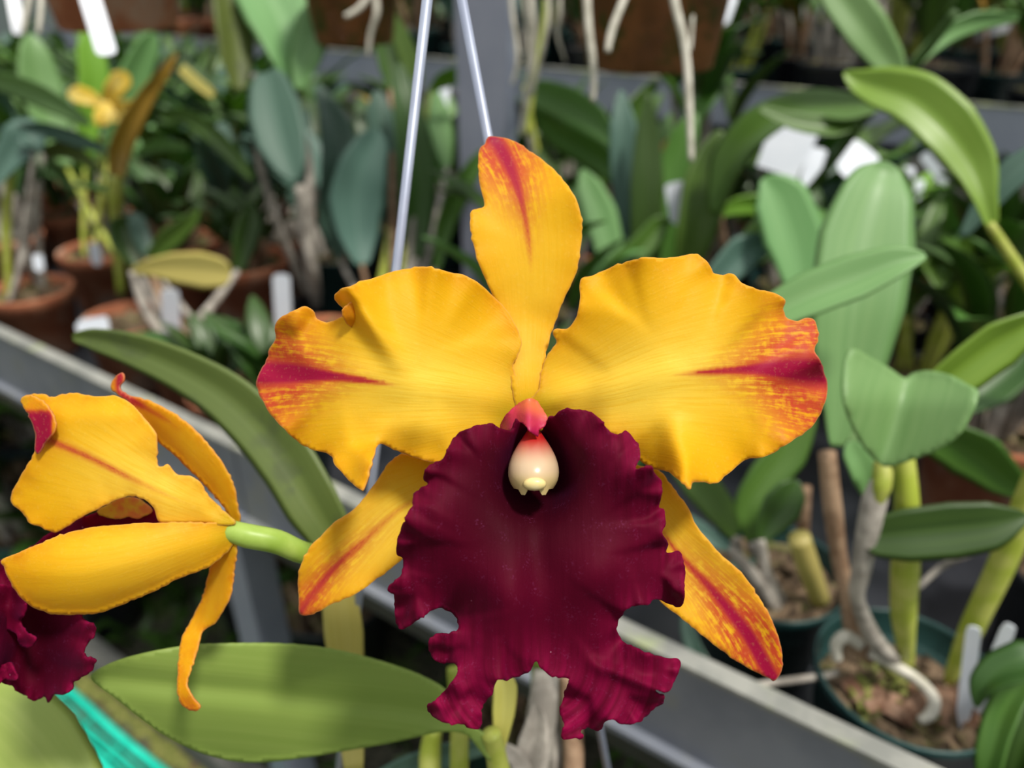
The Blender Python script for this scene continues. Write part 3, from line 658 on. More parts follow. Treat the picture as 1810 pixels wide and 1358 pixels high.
bench = empty('plant_bench', W(1.0, 0.6, 0), 'near grey metal bench whose rail slopes across behind the blooms', 'bench')
def rail_piece(u0, u1, v, zt, h, flange, parent, lip=.012, mk='rail'):
    c = (u0 + u1) / 2; hu = (u1 - u0) / 2
    f = MB(); f.box(W(c, v + .0015, zt - h / 2), E * hu, N * .0015, Z * (h / 2))
    if lip: f.box(W(c, v - lip / 2 + .002, zt - h + .003), E * hu, N * (lip / 2), Z * .003)
    r = obj('rail', f.mesh('rail', False), M[mk], parent)
    t = MB(); t.box(W(c, v + flange / 2 - .002, zt + .0015), E * hu, N * (flange / 2), Z * .002)
    obj('rail_edge', t.mesh('rail_edge', False), M['rail_top'], r)
    return r
rail_piece(-1.2, UJ - .0015, 0, ZR, .095, .016, bench)
rail_piece(UJ + .0015, 2.9, 0, ZR, .095, .016, bench)
rail_piece(-1.2, 2.9, 1.34, ZR, .100, .024, bench, 0)
t_ = MB(); t_.box(W(.85, .67, ZB - .012), E * 2.05, N * .67, Z * .011); obj('bench_top', t_.mesh('bench_top', False), M['pot_black'], bench)
for u, v in ((uv_of(on_z(452, 850, ZB))[0], .03), (UJ + 1.3, .03), (-.75, .03), (UJ, 1.3), (UJ + 1.3, 1.3), (-.75, 1.3)):
    t_ = MB(); t_.box(W(u, v, ZB / 2 - .012), E * .022, N * .022, Z * (ZB / 2 - .012)); obj('leg', t_.mesh('leg', False), M['post'], bench)

ZF = 1.06
fa, fb = on_z(640, 93, ZF), on_z(1810, 196, ZF)
VF = (uv_of(fa)[1] + uv_of(fb)[1]) / 2
bench2 = empty('plant_bench', W(1.0, VF + .5, 0), 'raised grey bench further back, its pale rail level behind the leaves', 'bench')
rail_piece(-2.5, 3.6, VF, ZF, .085, .02, bench2, 0, 'rail_far')
t_ = MB(); t_.box(W(.55, VF + .72, ZF - .09), E * 3.05, N * .72, Z * .011); obj('bench_top', t_.mesh('bench_top', False), M['pot_black'], bench2)
for u in (-2.2, -.5, 1.2, 2.9):
    for v in (.04, 1.38):
        t_ = MB(); t_.box(W(u, VF + v, (ZF - .1) / 2), E * .022, N * .022, Z * ((ZF - .1) / 2)); obj('leg', t_.mesh('leg', False), M['post'], bench2)

# the square post
pb = P(856, 330, 1.22); pu, pv = uv_of(pb)
pst = MB(); px_ = Vector((1, 0, 0)); 
for dx, dy, hx, hy in ((0, -.026, .036, .0025), (0, .026, .036, .0025), (-.0335, 0, .0025, .026), (.0335, 0, .0025, .026)):
    pst.box((pb.x + dx, pb.y + dy, 1.35), (hx, 0, 0), (0, hy, 0), (0, 0, 1.35))
post = obj('support_post', pst.mesh('support_post', False), M['post'])
tag(post, 'upright square grey metal post rising behind the tip of the front bloom', 'post')
t_ = MB(); t_.box((pb.x + .043, pb.y - .012, 1.35), (.0065, 0, 0), (0, .010, 0), (0, 0, 1.35)); obj('conduit', t_.mesh('conduit', False), M['wire'], post, True)
t_ = MB(); t_.box((pb.x, pb.y, .004), (.06, 0, 0), (0, .05, 0), (0, 0, .004)); obj('base_plate', t_.mesh('base_plate', False), M['post'], post)

t_ = MB(); t_.box((0, 2.5, -.05), (6, 0, 0), (0, 5.5, 0), (0, 0, .05)); tag(obj('floor', t_.mesh('floor', False), M['floor']), kind='structure')
wv = VF + 3.0
kk = NT('polycarbonate_panel'); fcol = kk.mix(kk.ramp(kk.noise(3, kk.obj_co(), 3), .3, .7), (0.72, 0.76, 0.76), (0.58, 0.63, 0.60))
M['panel'] = kk.surface(fcol, .4, .5, None, .45, fcol)
t_ = MB(); t_.box(W(0, wv, 1.4), E * 6, N * .006, Z * 1.4); tag(obj('wall_back', t_.mesh('wall_back', False), M['panel']), kind='structure')
for k in range(-6, 7):
    t_ = MB(); t_.box(W(k * .95, wv - .03, 1.4), E * .02, N * .02, Z * 1.4); tag(obj('trim_%d' % (k + 7), t_.mesh('trim', False), M['post']), kind='structure')
t_ = MB(); t_.box(W(0, wv - .03, .5), E * 6, N * .022, Z * .5); tag(obj('trim_14', t_.mesh('trim', False), M['concrete']), kind='structure')
# the kerb and the turquoise netting edging on the floor by the aisle
kv = uv_of(on_z(385, 1322, .06))[1] - .02
t_ = MB(); t_.box(W(.8, kv + .02, .03), E * 2.6, N * .022, Z * .03); tag(obj('trim_15', t_.mesh('trim', False), M['concrete']), kind='structure')
n1, n2 = uv_of(on_z(120, 1250, .02)), uv_of(on_z(205, 1345, .02)); nv_ = (n1[1] + n2[1]) / 2
net = empty('netting_edging', W(1.6, nv_, 0), 'strip of turquoise plastic netting lying on the mossy floor', 'netting')
for j, (dv, hw, hz) in enumerate(((-.025, .0105, .012), (-.005, .0035, .008), (.006, .003, .010), (.026, .0085, .013))):
    t_ = MB(); pts = [W(u, nv_ + dv + .002 * math.sin(u * 23 + j), .010 + hz + .002 * math.sin(u * 31 + j)) for u in np.linspace(.2, 3.2, 60)]
    t_.tube(pts, [hw] * 60, 8, 1); obj('strand', t_.mesh('strand'), M['net'], net)
for j in range(90):
    u = .25 + j * .033
    t_ = MB(); t_.tube([W(u, nv_ - .034, .012), W(u + .008, nv_, .016), W(u + .012, nv_ + .034, .012)], [.0022] * 3, 5, 2); 
    if j % 3 == 0: obj('cross_strand', t_.mesh('cross_strand'), M['net'], net)
# moss, stones and weeds scattered over the aisle floor
g = MB(); r2 = random.Random(3)
for i in range(900):
    u, v = r2.uniform(.4, 3.0), r2.uniform(-.45, kv - .01)
    if abs(v - nv_) < .05: continue
    s_ = r2.uniform(.006, .016); c = W(u, v, s_ * .3)
    ax = Vector((r2.uniform(-1, 1), r2.uniform(-1, 1), 0)).normalized()
    g.add([c + ax * s_, c + Vector((-ax.y, ax.x, 0)) * s_ * .8, c - ax * s_ * .9, c - Vector((-ax.y, ax.x, 0)) * s_, c + Z * s_ * .6], [(0, 1, 4), (1, 2, 4), (2, 3, 4), (3, 0, 4)])
o = obj('gravel', g.mesh('gravel'), M['chip']); tag(o, 'loose gravel over the mossy aisle floor', 'gravel', kind='stuff')

# ---------------------------------------------------------------- pots, canes, leaves of the bench plants
def pot_mesh(r, h, kind):
    m = MB(); b = r * .74
    if kind == 'clay': prof = [(.001, 0), (b, 0), (b + .002, .002), (r * .93, h * .78), (r * 1.0, h * .79), (r * 1.03, h - .003), (r * 1.02, h), (r * .94, h), (r * .92, h - .006), (r * .84, h * .60), (.001, h * .60)]
    else: prof = [(.001, 0), (b, 0), (b + .002, .003), (r * .96, h * .90), (r * 1.0, h * .905), (r * 1.01, h - .002), (r * 1.0, h), (r * .975, h), (r * .965, h - .004), (r * .90, h * .58), (.001, h * .58)]
    m.lathe(prof, 36); return m.mesh('pot')
def mix_mesh(r, z, seed):
    rr = random.Random(seed); m = MB(); n, k = 20, 6
    vs = [Vector((0, 0, z + .008))]
    for i in range(1, k + 1):
        for j in range(n):
            a = 2 * math.pi * j / n; q = r * i / k
            vs.append(Vector((q * math.cos(a), q * math.sin(a), z + rr.uniform(-.004, .008) * (1 - .4 * (i == k)))))
    fs = [(0, 1 + j, 1 + (j + 1) % n) for j in range(n)] + [(1 + i*n + j, 1 + (i+1)*n + j, 1 + (i+1)*n + (j+1) % n, 1 + i*n + (j+1) % n) for i in range(k - 1) for j in range(n)]
    m.add(vs, fs)
    for i in range(22):
        a, q = rr.uniform(0, 6.3), r * .85 * math.sqrt(rr.random()); s_ = rr.uniform(.004, .011)
        c = Vector((q * math.cos(a), q * math.sin(a), z + .006)); ax = Vector((rr.uniform(-1, 1), rr.uniform(-1, 1), rr.uniform(-.3, .6))).normalized(); ay = ax.orthogonal().normalized(); az = ax.cross(ay)
        m.box(c, ax * s_, ay * s_ * .55, az * s_ * .3)
    return m.mesh('potting_mix', False)

TRACED = []
def traced_plant(label, pot, items, r=.062, h=.105, mat='pot_green', kind='plastic', group=None, name='potted_orchid', cat='potted plant', links=True, zb=ZB):
    """items: ('leaf', spine, mat, roll, fold) / ('cane', [(x,y,d)], radii, mat) / ('flower' ...)"""
    c = on_z(pot[0], pot[1], zb + h); base = Vector((c.x, c.y, zb))
    root = empty(name, base, label, cat, group)
    TRACED.append((base, r))
    obj('pot', pot_mesh(r, h, kind), M[mat], root, False)
    obj('potting_mix', mix_mesh(r * .91, h * (.84 if r < .063 else .70), len(TRACED)), M['bark'], root, False)
    rr = random.Random(len(TRACED) * 13)
    for it in items:
        if it[0] == 'leaf':
            _, sp_, mk, roll, fold = it[:5]
            obj('leaf', leaf_px(sp_, roll, fold), M[mk], root)
            if links and not (len(it) > 5 and it[5] == 'nolink'):
                p0 = P(*sp_[0][:3]); p1 = P(*sp_[1][:3]); a = rr.uniform(0, 6.3)
                b = base + Vector((r * .5 * math.cos(a), r * .5 * math.sin(a), h * .84))
                t_ = MB(); mid = (p0 + b) / 2 + (p0 - p1) * .25
                q = rr.uniform(.0045, .0075)
                t_.tube([p0 + (p1 - p0) * .04, mid, b], [q * .6, q, q * .8], 8, 6)
                obj('cane', t_.mesh('cane'), M[rr.choice(['cane_grey', 'cane_grey', 'cane_green', 'cane_brown'])], root)
        elif it[0] == 'cane':
            _, pts, rad, mk = it[:4]
            t_ = MB(); t_.tube([P(*p) if len(p) == 3 else p for p in pts], rad, 10, 5)
            obj(it[4] if len(it) > 4 else 'cane', t_.mesh('cane'), M[mk], root)
    return root, base

# right: the green pot by the rail
root, gb = traced_plant('orchid in dark green plastic pot against the near rail, heart-shaped leaf on top', (1607, 1190), [
    ('leaf', [(1478,790,.50,10),(1486,730,.50,30),(1497,640,.50,62),(1510,540,.50,78),(1527,430,.505,80),(1548,345,.51,60),(1560,305,.515,34),(1566,286,.515,6)], 'leaf_pale', .25, .22),
    ('leaf', [(1300,600,.46,14),(1360,560,.455,30),(1430,525,.45,40),(1510,494,.445,41),(1580,466,.44,30),(1620,455,.438,14),(1637,452,.438,2)], 'leaf_pale', -.35, .35),
    ('leaf', [(1530,945,.475,8),(1545,948,.475,34),(1600,944,.47,46),(1680,936,.465,49),(1750,928,.46,42),(1795,918,.458,20),(1815,912,.458,4)], 'leaf_dark', .25, .25),
    ('leaf', [(1610,735,.49,16),(1650,690,.485,30),(1700,650,.48,38),(1760,605,.475,40),(1815,575,.47,26),(1850,560,.47,5)], 'leaf_bright', .5, .45),
    ('leaf', [(1530,905,.49,5),(1545,880,.49,18),(1530,840,.485,26),(1510,800,.485,22),(1505,780,.485,6)], 'leaf_pale', .3, .25),
    ('leaf', [(1470,770,.53,6),(1490,755,.53,28),(1530,750,.53,36),(1580,752,.53,30),(1610,760,.53,8)], 'leaf_pale', .2, .2),
    ('leaf', [(1600,740,.56,10),(1660,770,.56,36),(1720,800,.56,46),(1780,850,.56,30),(1820,880,.56,4)], 'leaf_mid', .4, .3),
    ('cane', [(1556,850,.466),(1546,885,.47),(1536,930,.475),(1522,1010,.49),(1516,1060,.505),(1545,1130,.53),(1580,1165,.55)], [.0052,.0074,.0070,.0060,.0048,.0062,.0050], 'cane_grey'),
    ('cane', [(1462,800,.52),(1472,900,.53),(1484,990,.54),(1500,1060,.545),(1515,1130,.555),(1540,1165,.56)], [.0058,.0064,.0056,.0062,.0080,.0052], 'cane_brown'),
    ('cane', [(1598,800,.47),(1603,900,.478),(1600,1010,.50),(1597,1090,.525),(1604,1180,.56)], [.0055,.0075,.0088,.0082,.0042], 'cane_green'),
    ('cane', [(1860,760,.47),(1815,890,.49),(1770,1000,.51),(1718,1110,.535),(1678,1205,.56)], [.0055,.0085,.0085,.0078,.0042], 'cane_green'),
    ('cane', [(1556,815,.466),(1560,835,.4655),(1558,862,.464),(1550,892,.467)], [.004,.0058,.0056,.003], 'cane_green'),
    ('cane', [(1480,1165,.545),(1478,1140,.54),(1495,1125,.54),(1520,1140,.545)], [.0035,.0042,.0045,.004], 'root', 'root'),
    ('cane', [(1540,1155,.545),(1590,1182,.55),(1625,1205,.545),(1650,1235,.54),(1645,1262,.54),(1625,1275,.54)], [.0036,.0042,.0040,.0044,.0044,.003], 'root', 'root'),
    ('cane', [(1330,1212,.545),(1400,1203,.55),(1455,1195,.56),(1480,1188,.565)], [.0022,.0026,.0026,.0026], 'cane_grey', 'root'),
    ('cane', [(1622,1040,.62),(1660,1005,.615),(1700,985,.60),(1760,960,.59)], [.0022,.0026,.0026,.0022], 'cane_grey', 'root'),
], .0635, .108, 'pot_green', links=False)
heart = [(1505,616),(1540,632),(1575,652),(1600,668),(1612,660),(1640,655),(1680,663),(1712,680),(1730,693),(1722,725),(1700,765),(1660,795),(1615,812),(1580,824),(1560,824),(1535,800),(1510,760),(1493,715),(1490,670),(1495,635)]
hm = petal_mesh('leaf', heart, [(1604,668),(1585,730),(1570,780),(1556,822)], lambda q: .415 + .022*np.abs(q['rib']/90)*-1 + .012 + .02*sst(720, 600, q['y']), None, 8, .0014, 0, 3)
for v in hm.attributes['rib'].data: v.value *= 1.2
obj('leaf', hm, M['leaf_pale'], root)
# chips, moss and sheaths lying in that pot
chips = MB(); rr = random.Random(5)
for (x, y, s_) in ((1655,1270,.011),(1610,1268,.012),(1585,1240,.009),(1700,1300,.009),(1665,1215,.012),(1560,1215,.008),(1520,1180,.008),(1640,1180,.007),(1690,1240,.010),(1575,1282,.008),(1600,1292,.008),(1545,1250,.007)):
    c = P(x, y, .555); c.z = gb.z + .086; ax = Vector((rr.uniform(-1,1), rr.uniform(-1,1), rr.uniform(-.2,.5))).normalized(); ay = ax.orthogonal().normalized(); az = ax.cross(ay)
    chips.box(c, ax * s_, ay * s_ * .6, az * s_ * .25)
o = obj('bark_chips', chips.mesh('bark_chips', False), M['chip'], root); tag(o, kind='stuff')
mo = MB()
for (x, y, s_) in ((1555,1200,.016),(1620,1150,.016),(1520,1230,.013),(1600,1230,.014),(1545,1265,.010),(1640,1160,.012)):
    c = P(x, y, .56); c.z = gb.z + .080
    for i in range(16):
        d_ = Vector((rr.uniform(-1,1), rr.uniform(-1,1), rr.uniform(0,.8))); mo.tube([c, c + d_ * s_ * .6, c + d_ * s_ + Vector((0, 0, -.003))], [.0022, .0018, .0006], 5, 2)
o = obj('moss', mo.mesh('moss'), M['moss'], root); tag(o, kind='stuff')

def plant_tag(pts, width, label, mat='tag_white', thick=.0007, group=None, square=False):
    """a stuck-in label: foot and top as (x, y, distance)"""
    a, b = P(*pts[0]), P(*pts[1]); t = (b - a); L = t.length; t.normalize()
    f = (CAM_POS - (a + b) / 2).normalized(); s_ = t.cross(f).normalized(); f = s_.cross(t)
    prof = [(0, -.15), (0, .15), (.18, .5), (.93, .5), (.985, .40), (1.0, .15), (1.0, -.15), (.985, -.40), (.93, -.5), (.18, -.5)]
    if square: prof = [(0, -.44), (0, .44), (.9, .5), (.97, .46), (1.0, .38), (1.0, -.38), (.97, -.46), (.9, -.5)]
    vs = [a + t * (L * l) + s_ * (w_ * width) + f * thick for l, w_ in prof] + [a + t * (L * l) + s_ * (w_ * width) - f * thick for l, w_ in prof]
    n = len(prof); fs = [tuple(reversed(range(n))), tuple(range(n, 2 * n))] + [(k, (k + 1) % n, n + (k + 1) % n, n + k) for k in range(n)]
    me = mesh_from('plant_tag', vs, fs, False)
    c = (a + b) / 2; me.transform(Matrix.Translation(-a))
    o = obj('plant_tag', me, M[mat]); o.location = a
    return tag(o, label, 'plant tag', group)
plant_tag([(1700,1290,.545),(1722,1108,.515)], .009, 'bent white tag leaning left in the dark green pot by the rail')
plant_tag([(1712,1280,.550),(1786,1104,.520)], .0085, 'white tag leaning right in the dark green pot by the rail')

root2, b2 = traced_plant('orchid in dark green pot behind the right-hand tip of the front bloom, cut tan cane', (1362, 1003), [
    ('cane', [(1413,950,.585),(1428,1000,.60),(1450,1060,.63)], [.0085,.0090,.0080], 'leaf_yellow', 'cut_cane'),
    ('leaf', [(1345,955,.60,8),(1360,925,.60,26),(1380,895,.60,34),(1398,868,.60,26),(1410,850,.60,4)], 'leaf_dark', .35, .3),
    ('leaf', [(1300,950,.62,8),(1270,900,.62,28),(1235,855,.62,32),(1200,815,.62,24),(1170,780,.62,4)], 'leaf_mid', .2, .3),
    ('leaf', [(1330,960,.64,8),(1320,900,.64,24),(1350,850,.64,32),(1390,800,.64,34),(1420,740,.64,22),(1430,700,.64,4)], 'leaf_mid', .2, .3),
    ('leaf', [(1290,970,.60,6),(1240,945,.60,20),(1210,930,.60,22),(1180,920,.60,4)], 'leaf_blue', .3, .3),
    ('cane', [(1425,860,.62),(1420,930,.63),(1415,1000,.65)], [.004,.005,.004], 'cane_brown'),
    ('leaf', [(1340,990,.63,5),(1290,1010,.62,14),(1250,1035,.61,14),(1215,1100,.60,12),(1240,1170,.58,16),(1268,1195,.58,4)], 'leaf_blue', .3, .3),
])
traced_plant('orchid with one long arching yellow-green leaf curving down at the right edge', (1930, 1010), [
    ('leaf', [(1752,400,.60,9),(1738,350,.60,20),(1715,290,.605,37),(1670,228,.61,46),(1615,180,.62,44),(1560,160,.63,36),(1520,146,.64,22),(1492,128,.645,3)], 'leaf_bright', .35, .45, 'nolink'),
    ('cane', [(1748,395,.60),(1790,460,.60),(1850,560,.60),(1900,760,.62),(1925,960,.66)], [.0035,.0045,.0055,.0075,.006], 'cane_green'),
    ('leaf', [(1860,250,.62,10),(1800,300,.63,28),(1750,350,.64,24),(1700,420,.65,5)], 'leaf_blue', .3, .3),
    ('leaf', [(1850,1190,.50,10),(1805,1215,.50,22),(1772,1270,.495,26),(1752,1340,.49,24),(1740,1420,.49,10)], 'leaf_mid', .5, .3),
    ('leaf', [(1870,1230,.52,10),(1825,1290,.515,26),(1800,1360,.51,28),(1790,1440,.51,10)], 'leaf_dark', .5, .3),
    ('leaf', [(1880,1160,.47,20),(1820,1175,.47,36),(1770,1190,.475,30),(1738,1215,.478,20),(1726,1250,.48,3)], 'leaf_dark', .6, .4),
    ('leaf', [(1870,560,.66,10),(1810,640,.66,30),(1750,690,.66,36),(1690,720,.66,20)], 'leaf_dark', .3, .3),
], mat='pot_black')
traced_plant('orchid with dark diagonal cane leaning up to the right, strap leaf at its top', (1240, 590), [
    ('cane', [(1690,20,.72),(1620,110,.76),(1540,195,.80),(1440,325,.88),(1340,430,.98),(1245,520,1.12),(1238,590,1.22)], [.004,.0048,.005,.0048,.0046,.0046,.005], 'leaf_dark'),
    ('leaf', [(1598,150,.775,6),(1570,110,.775,26),(1530,55,.77,36),(1490,0,.77,36),(1450,-60,.77,26),(1430,-110,.77,4)], 'leaf_pale', .3, .3, 'nolink'),
    ('leaf', [(1560,185,.79,8),(1500,195,.80,24),(1420,190,.82,24),(1340,230,.84,32),(1290,290,.86,30),(1262,380,.88,6)], 'leaf_mid', .8, .3, 'nolink'),
    ('leaf', [(1600,130,.78,6),(1660,70,.78,16),(1720,40,.78,18),(1800,30,.78,6)], 'leaf_pale', .3, .3, 'nolink'),
    ('leaf', [(1520,215,.80,8),(1470,225,.80,20),(1400,215,.80,16),(1340,190,.80,4)], 'leaf_mid', .6, .3, 'nolink'),
], mat='pot_black')
# behind the flower, right of the post
traced_plant('orchid with upright strap leaves standing beside the upper sepal tip on the right', (1150, 560), [
    ('leaf', [(1140,500,1.05,18),(1140,430,1.03,28),(1141,330,1.01,30),(1143,240,1.0,22),(1145,165,.99,2)], 'leaf_dark', .3, .3),
    ('leaf', [(1128,500,1.08,16),(1115,400,1.06,26),(1105,300,1.05,28),(1100,220,1.04,24),(1098,160,1.04,3)], 'leaf_blue', .2, .3),
    ('leaf', [(1205,500,.95,14),(1225,420,.93,34),(1245,330,.92,42),(1262,270,.92,30),(1274,230,.92,3)], 'leaf_mid', .35, .3),
    ('leaf', [(1170,500,1.1,14),(1180,400,1.08,26),(1190,300,1.07,30),(1215,230,1.06,22),(1230,200,1.06,3)], 'leaf_mid', .2, .25),
    ('leaf', [(1080,500,1.0,14),(1075,440,1.0,26),(1060,380,1.0,30),(1040,330,1.0,22),(1030,300,1.0,3)], 'leaf_pale', .2, .25),
    ('leaf', [(1060,500,.95,14),(1090,470,.95,20),(1130,440,.95,24),(1165,400,.95,20),(1185,395,.95,3)], 'leaf_mid', .2, .25),
])
traced_plant('orchid with pale arching leaf just right of the grey post', (1000, 470), [
    ('leaf', [(925,150,1.15,8),(960,165,1.15,26),(1010,185,1.15,32),(1055,215,1.15,26),(1092,262,1.15,4)], 'leaf_pale', .4, .3),
    ('leaf', [(930,190,1.18,8),(990,235,1.18,24),(1050,270,1.17,28),(1085,300,1.16,22),(1110,335,1.16,4)], 'leaf_mid', .5, .3),
    ('leaf', [(1050,330,1.2,8),(1080,270,1.2,22),(1120,200,1.2,26),(1150,155,1.2,10),(1165,150,1.2,3)], 'leaf_mid', .8, .3),
    ('cane', [(930,240,1.1),(940,150,1.08),(960,60,1.06),(965,0,1.05)], [.006,.006,.006,.004], 'cane_green'),
], mat='terracotta', kind='clay')
traced_plant('orchid with bright pale oblong leaves behind the right petal', (1330, 640), [
    ('leaf', [(1420,560,.78,10),(1415,490,.78,36),(1400,420,.78,52),(1375,350,.78,46),(1350,315,.78,8)], 'leaf_pale', .3, .25),
    ('leaf', [(1300,480,.85,10),(1330,440,.85,34),(1365,410,.85,44),(1395,400,.85,40),(1430,380,.85,6)], 'leaf_dark', .3, .25),
    ('leaf', [(1240,520,.80,10),(1270,490,.80,26),(1310,450,.80,34),(1350,430,.80,20),(1375,420,.80,4)], 'leaf_blue', .3, .25),
    ('leaf', [(1270,380,.95,6),(1300,365,.95,16),(1340,362,.95,20),(1380,375,.95,4)], 'leaf_bright', .3, .25),
])
# left of the post
traced_plant('orchid with large grey-green leaf hanging tip down left of the hanger wires', (565, 590), [
    ('leaf', [(470,128,1.0,14),(476,150,.99,34),(487,200,.975,48),(500,250,.965,47),(515,295,.96,30),(524,318,.96,5)], 'leaf_blue', .2, .25),
    ('leaf', [(522,160,1.02,6),(515,110,1.02,40),(500,50,1.03,62),(480,0,1.04,64),(455,-60,1.05,40),(440,-100,1.05,4)], 'leaf_pale', .35, .25),
    ('leaf', [(528,160,1.0,6),(540,110,1.0,26),(560,50,1.0,34),(590,10,1.0,28),(602,40,.99,14),(590,62,.98,3)], 'leaf_pale', -.4, .25),
    ('leaf', [(420,160,1.02,8),(415,110,1.02,28),(410,50,1.02,33),(400,-10,1.02,28),(395,-50,1.02,5)], 'leaf_olive', .5, .3),
    ('cane', [(525,150,1.01),(533,220,1.05),(548,300,1.08),(545,400,1.10),(560,520,1.2)], [.004,.0045,.0055,.0095,.008], 'cane_grey'),
    ('cane', [(450,130,1.02),(455,260,1.05),(470,330,1.08),(500,420,1.12),(545,520,1.2)], [.004,.005,.005,.006,.006], 'cane_grey'),
    ('cane', [(530,330,1.04),(540,400,1.08),(552,480,1.12),(560,540,1.2)], [.007,.011,.010,.007], 'cane_grey'),
], mat='terracotta', kind='clay', links=False)
traced_plant('orchid with dusky bluish leaves crossing behind the left hanger wire', (660, 600), [
    ('leaf', [(640,470,1.1,10),(632,420,1.1,36),(628,360,1.09,50),(640,300,1.08,44),(660,250,1.08,28),(668,230,1.08,4)], 'leaf_blue', .3, .25),
    ('leaf', [(735,460,1.15,10),(735,390,1.14,28),(735,300,1.12,36),(722,210,1.10,28),(708,140,1.10,16),(705,112,1.10,3)], 'leaf_dark', .3, .3),
    ('leaf', [(690,400,1.2,10),(690,340,1.18,26),(680,270,1.17,28),(670,200,1.16,24),(668,160,1.16,4)], 'leaf_blue', .3, .3),
    ('leaf', [(770,480,1.15,6),(785,400,1.15,18),(810,340,1.14,20),(840,290,1.14,14),(858,262,1.14,3)], 'leaf_mid', .4, .3),
    ('leaf', [(600,460,1.15,6),(585,390,1.15,26),(600,300,1.14,36),(590,220,1.14,28),(560,150,1.14,5)], 'leaf_blue', .4, .3),
], mat='pot_green')
traced_plant('orchid with two bright green spear leaves beside the left hanger wire', (735, 560), [
    ('leaf', [(690,160,1.2,6),(688,120,1.2,20),(682,80,1.2,22),(676,40,1.2,18),(668,5,1.2,3)], 'leaf_mid', .3, .3),
    ('leaf', [(742,150,1.2,6),(725,110,1.2,17),(705,60,1.2,16),(692,20,1.2,3)], 'leaf_bright', .3, .3),
    ('leaf', [(760,160,1.25,5),(780,140,1.25,14),(815,128,1.25,16),(850,122,1.25,3)], 'leaf_bright', .7, .3),
    ('leaf', [(790,300,1.3,6),(780,250,1.3,20),(770,200,1.3,24),(765,150,1.3,4)], 'leaf_pale', .3, .3),
], mat='terracotta', kind='clay')
# far left
traced_plant('orchid with upright twisted ochre leaf at the left', (225, 560), [
    ('leaf', [(205,312,1.15,13),(210,270,1.15,19),(230,220,1.14,19),(262,165,1.13,14),(290,128,1.12,9),(312,95,1.12,2)], 'leaf_ochre', .2, .4),
    ('leaf', [(320,120,1.15,9),(345,143,1.15,10),(370,163,1.15,9),(378,170,1.15,5)], 'leaf_yellow', .2, .2, 'nolink'),
    ('cane', [(205,312,1.15),(204,350,1.17),(206,400,1.2),(215,520,1.24)], [.008,.012,.010,.007], 'cane_green'),
    ('leaf', [(285,200,1.15,5),(330,205,1.14,14),(375,235,1.13,16),(420,280,1.12,15),(448,318,1.12,4)], 'leaf_mid', .5, .4, 'nolink'),
    ('leaf', [(240,270,1.2,5),(285,255,1.2,12),(330,260,1.2,5)], 'leaf_pale', .5, .3),
], mat='terracotta', kind='clay', links=False)
traced_plant('orchid with one broad pale olive leaf lying level above white tags', (330, 590), [
    ('leaf', [(232,480,1.02,4),(262,474,1.01,14),(310,474,1.0,27),(360,478,.99,33),(395,482,.985,26),(408,484,.985,10)], 'leaf_yellow', .2, .2),
    ('leaf', [(240,470,1.1,8),(220,430,1.1,24),(215,400,1.1,22),(235,385,1.1,4)], 'leaf_dark', .3, .3),
    ('leaf', [(260,460,1.1,8),(300,420,1.1,20),(335,390,1.1,14),(350,370,1.1,3)], 'leaf_mid', .4, .3),
    ('leaf', [(420,480,1.1,8),(430,430,1.1,22),(440,390,1.1,22),(445,360,1.1,4)], 'leaf_dark', .4, .3),
    ('leaf', [(270,470,1.1,8),(250,420,1.1,16),(240,390,1.1,14),(225,380,1.1,3)], 'leaf_blue', .4, .3),
], mat='terracotta', kind='clay')
traced_plant('orchid with long level leaves drooping at the left edge', (50, 510), [
    ('leaf', [(-40,130,1.1,12),(30,150,1.1,20),(90,175,1.1,20),(140,205,1.1,12),(160,218,1.1,3)], 'leaf_pale', .6, .35),
    ('leaf', [(30,230,1.1,8),(80,228,1.1,14),(140,245,1.1,14),(190,265,1.1,4)], 'leaf_blue', .6, .35),
    ('leaf', [(60,270,1.1,8),(55,240,1.1,28),(40,250,1.1,32),(10,290,1.1,20),(-10,330,1.1,4)], 'leaf_blue', .3, .35),
    ('leaf', [(70,320,1.15,8),(60,280,1.15,20),(52,250,1.15,18),(45,235,1.15,3)], 'leaf_dark', .3, .35),
    ('leaf', [(75,270,1.15,8),(120,262,1.15,16),(160,285,1.15,10),(180,305,1.15,3)], 'leaf_olive', .6, .35),
], mat='terracotta', kind='clay')
# the small yellow bloom far behind
rf, bf = traced_plant('orchid carrying a small blurred yellow bloom at the far left', (170, 440), [
    ('leaf', [(150,300,1.35,8),(155,220,1.34,20),(165,150,1.33,26),(160,90,1.32,24),(158,40,1.32,4)], 'leaf_bright', .3, .3),
    ('leaf', [(190,290,1.4,6),(215,200,1.39,24),(235,140,1.38,28),(262,80,1.37,20),(275,60,1.37,4)], 'leaf_pale', .3, .3),
    ('leaf', [(120,300,1.4,6),(90,220,1.39,30),(70,150,1.38,36),(60,90,1.37,24),(55,60,1.37,4)], 'leaf_pale', .3, .3),
], mat='terracotta', kind='clay')
M['bloom_far'] = plain('soft_yellow_petal', (0.80, 0.58, 0.06), (0.86, 0.70, 0.22), 60, .5, .3, trans=.4)
fc = MB(); fc.tube([P(178,240,1.3), P(180,300,1.33), P(172,400,1.36)], [.003]*3, 8, 4); bl = obj('flower', fc.mesh('flower_stalk'), M['cane_green'], rf)
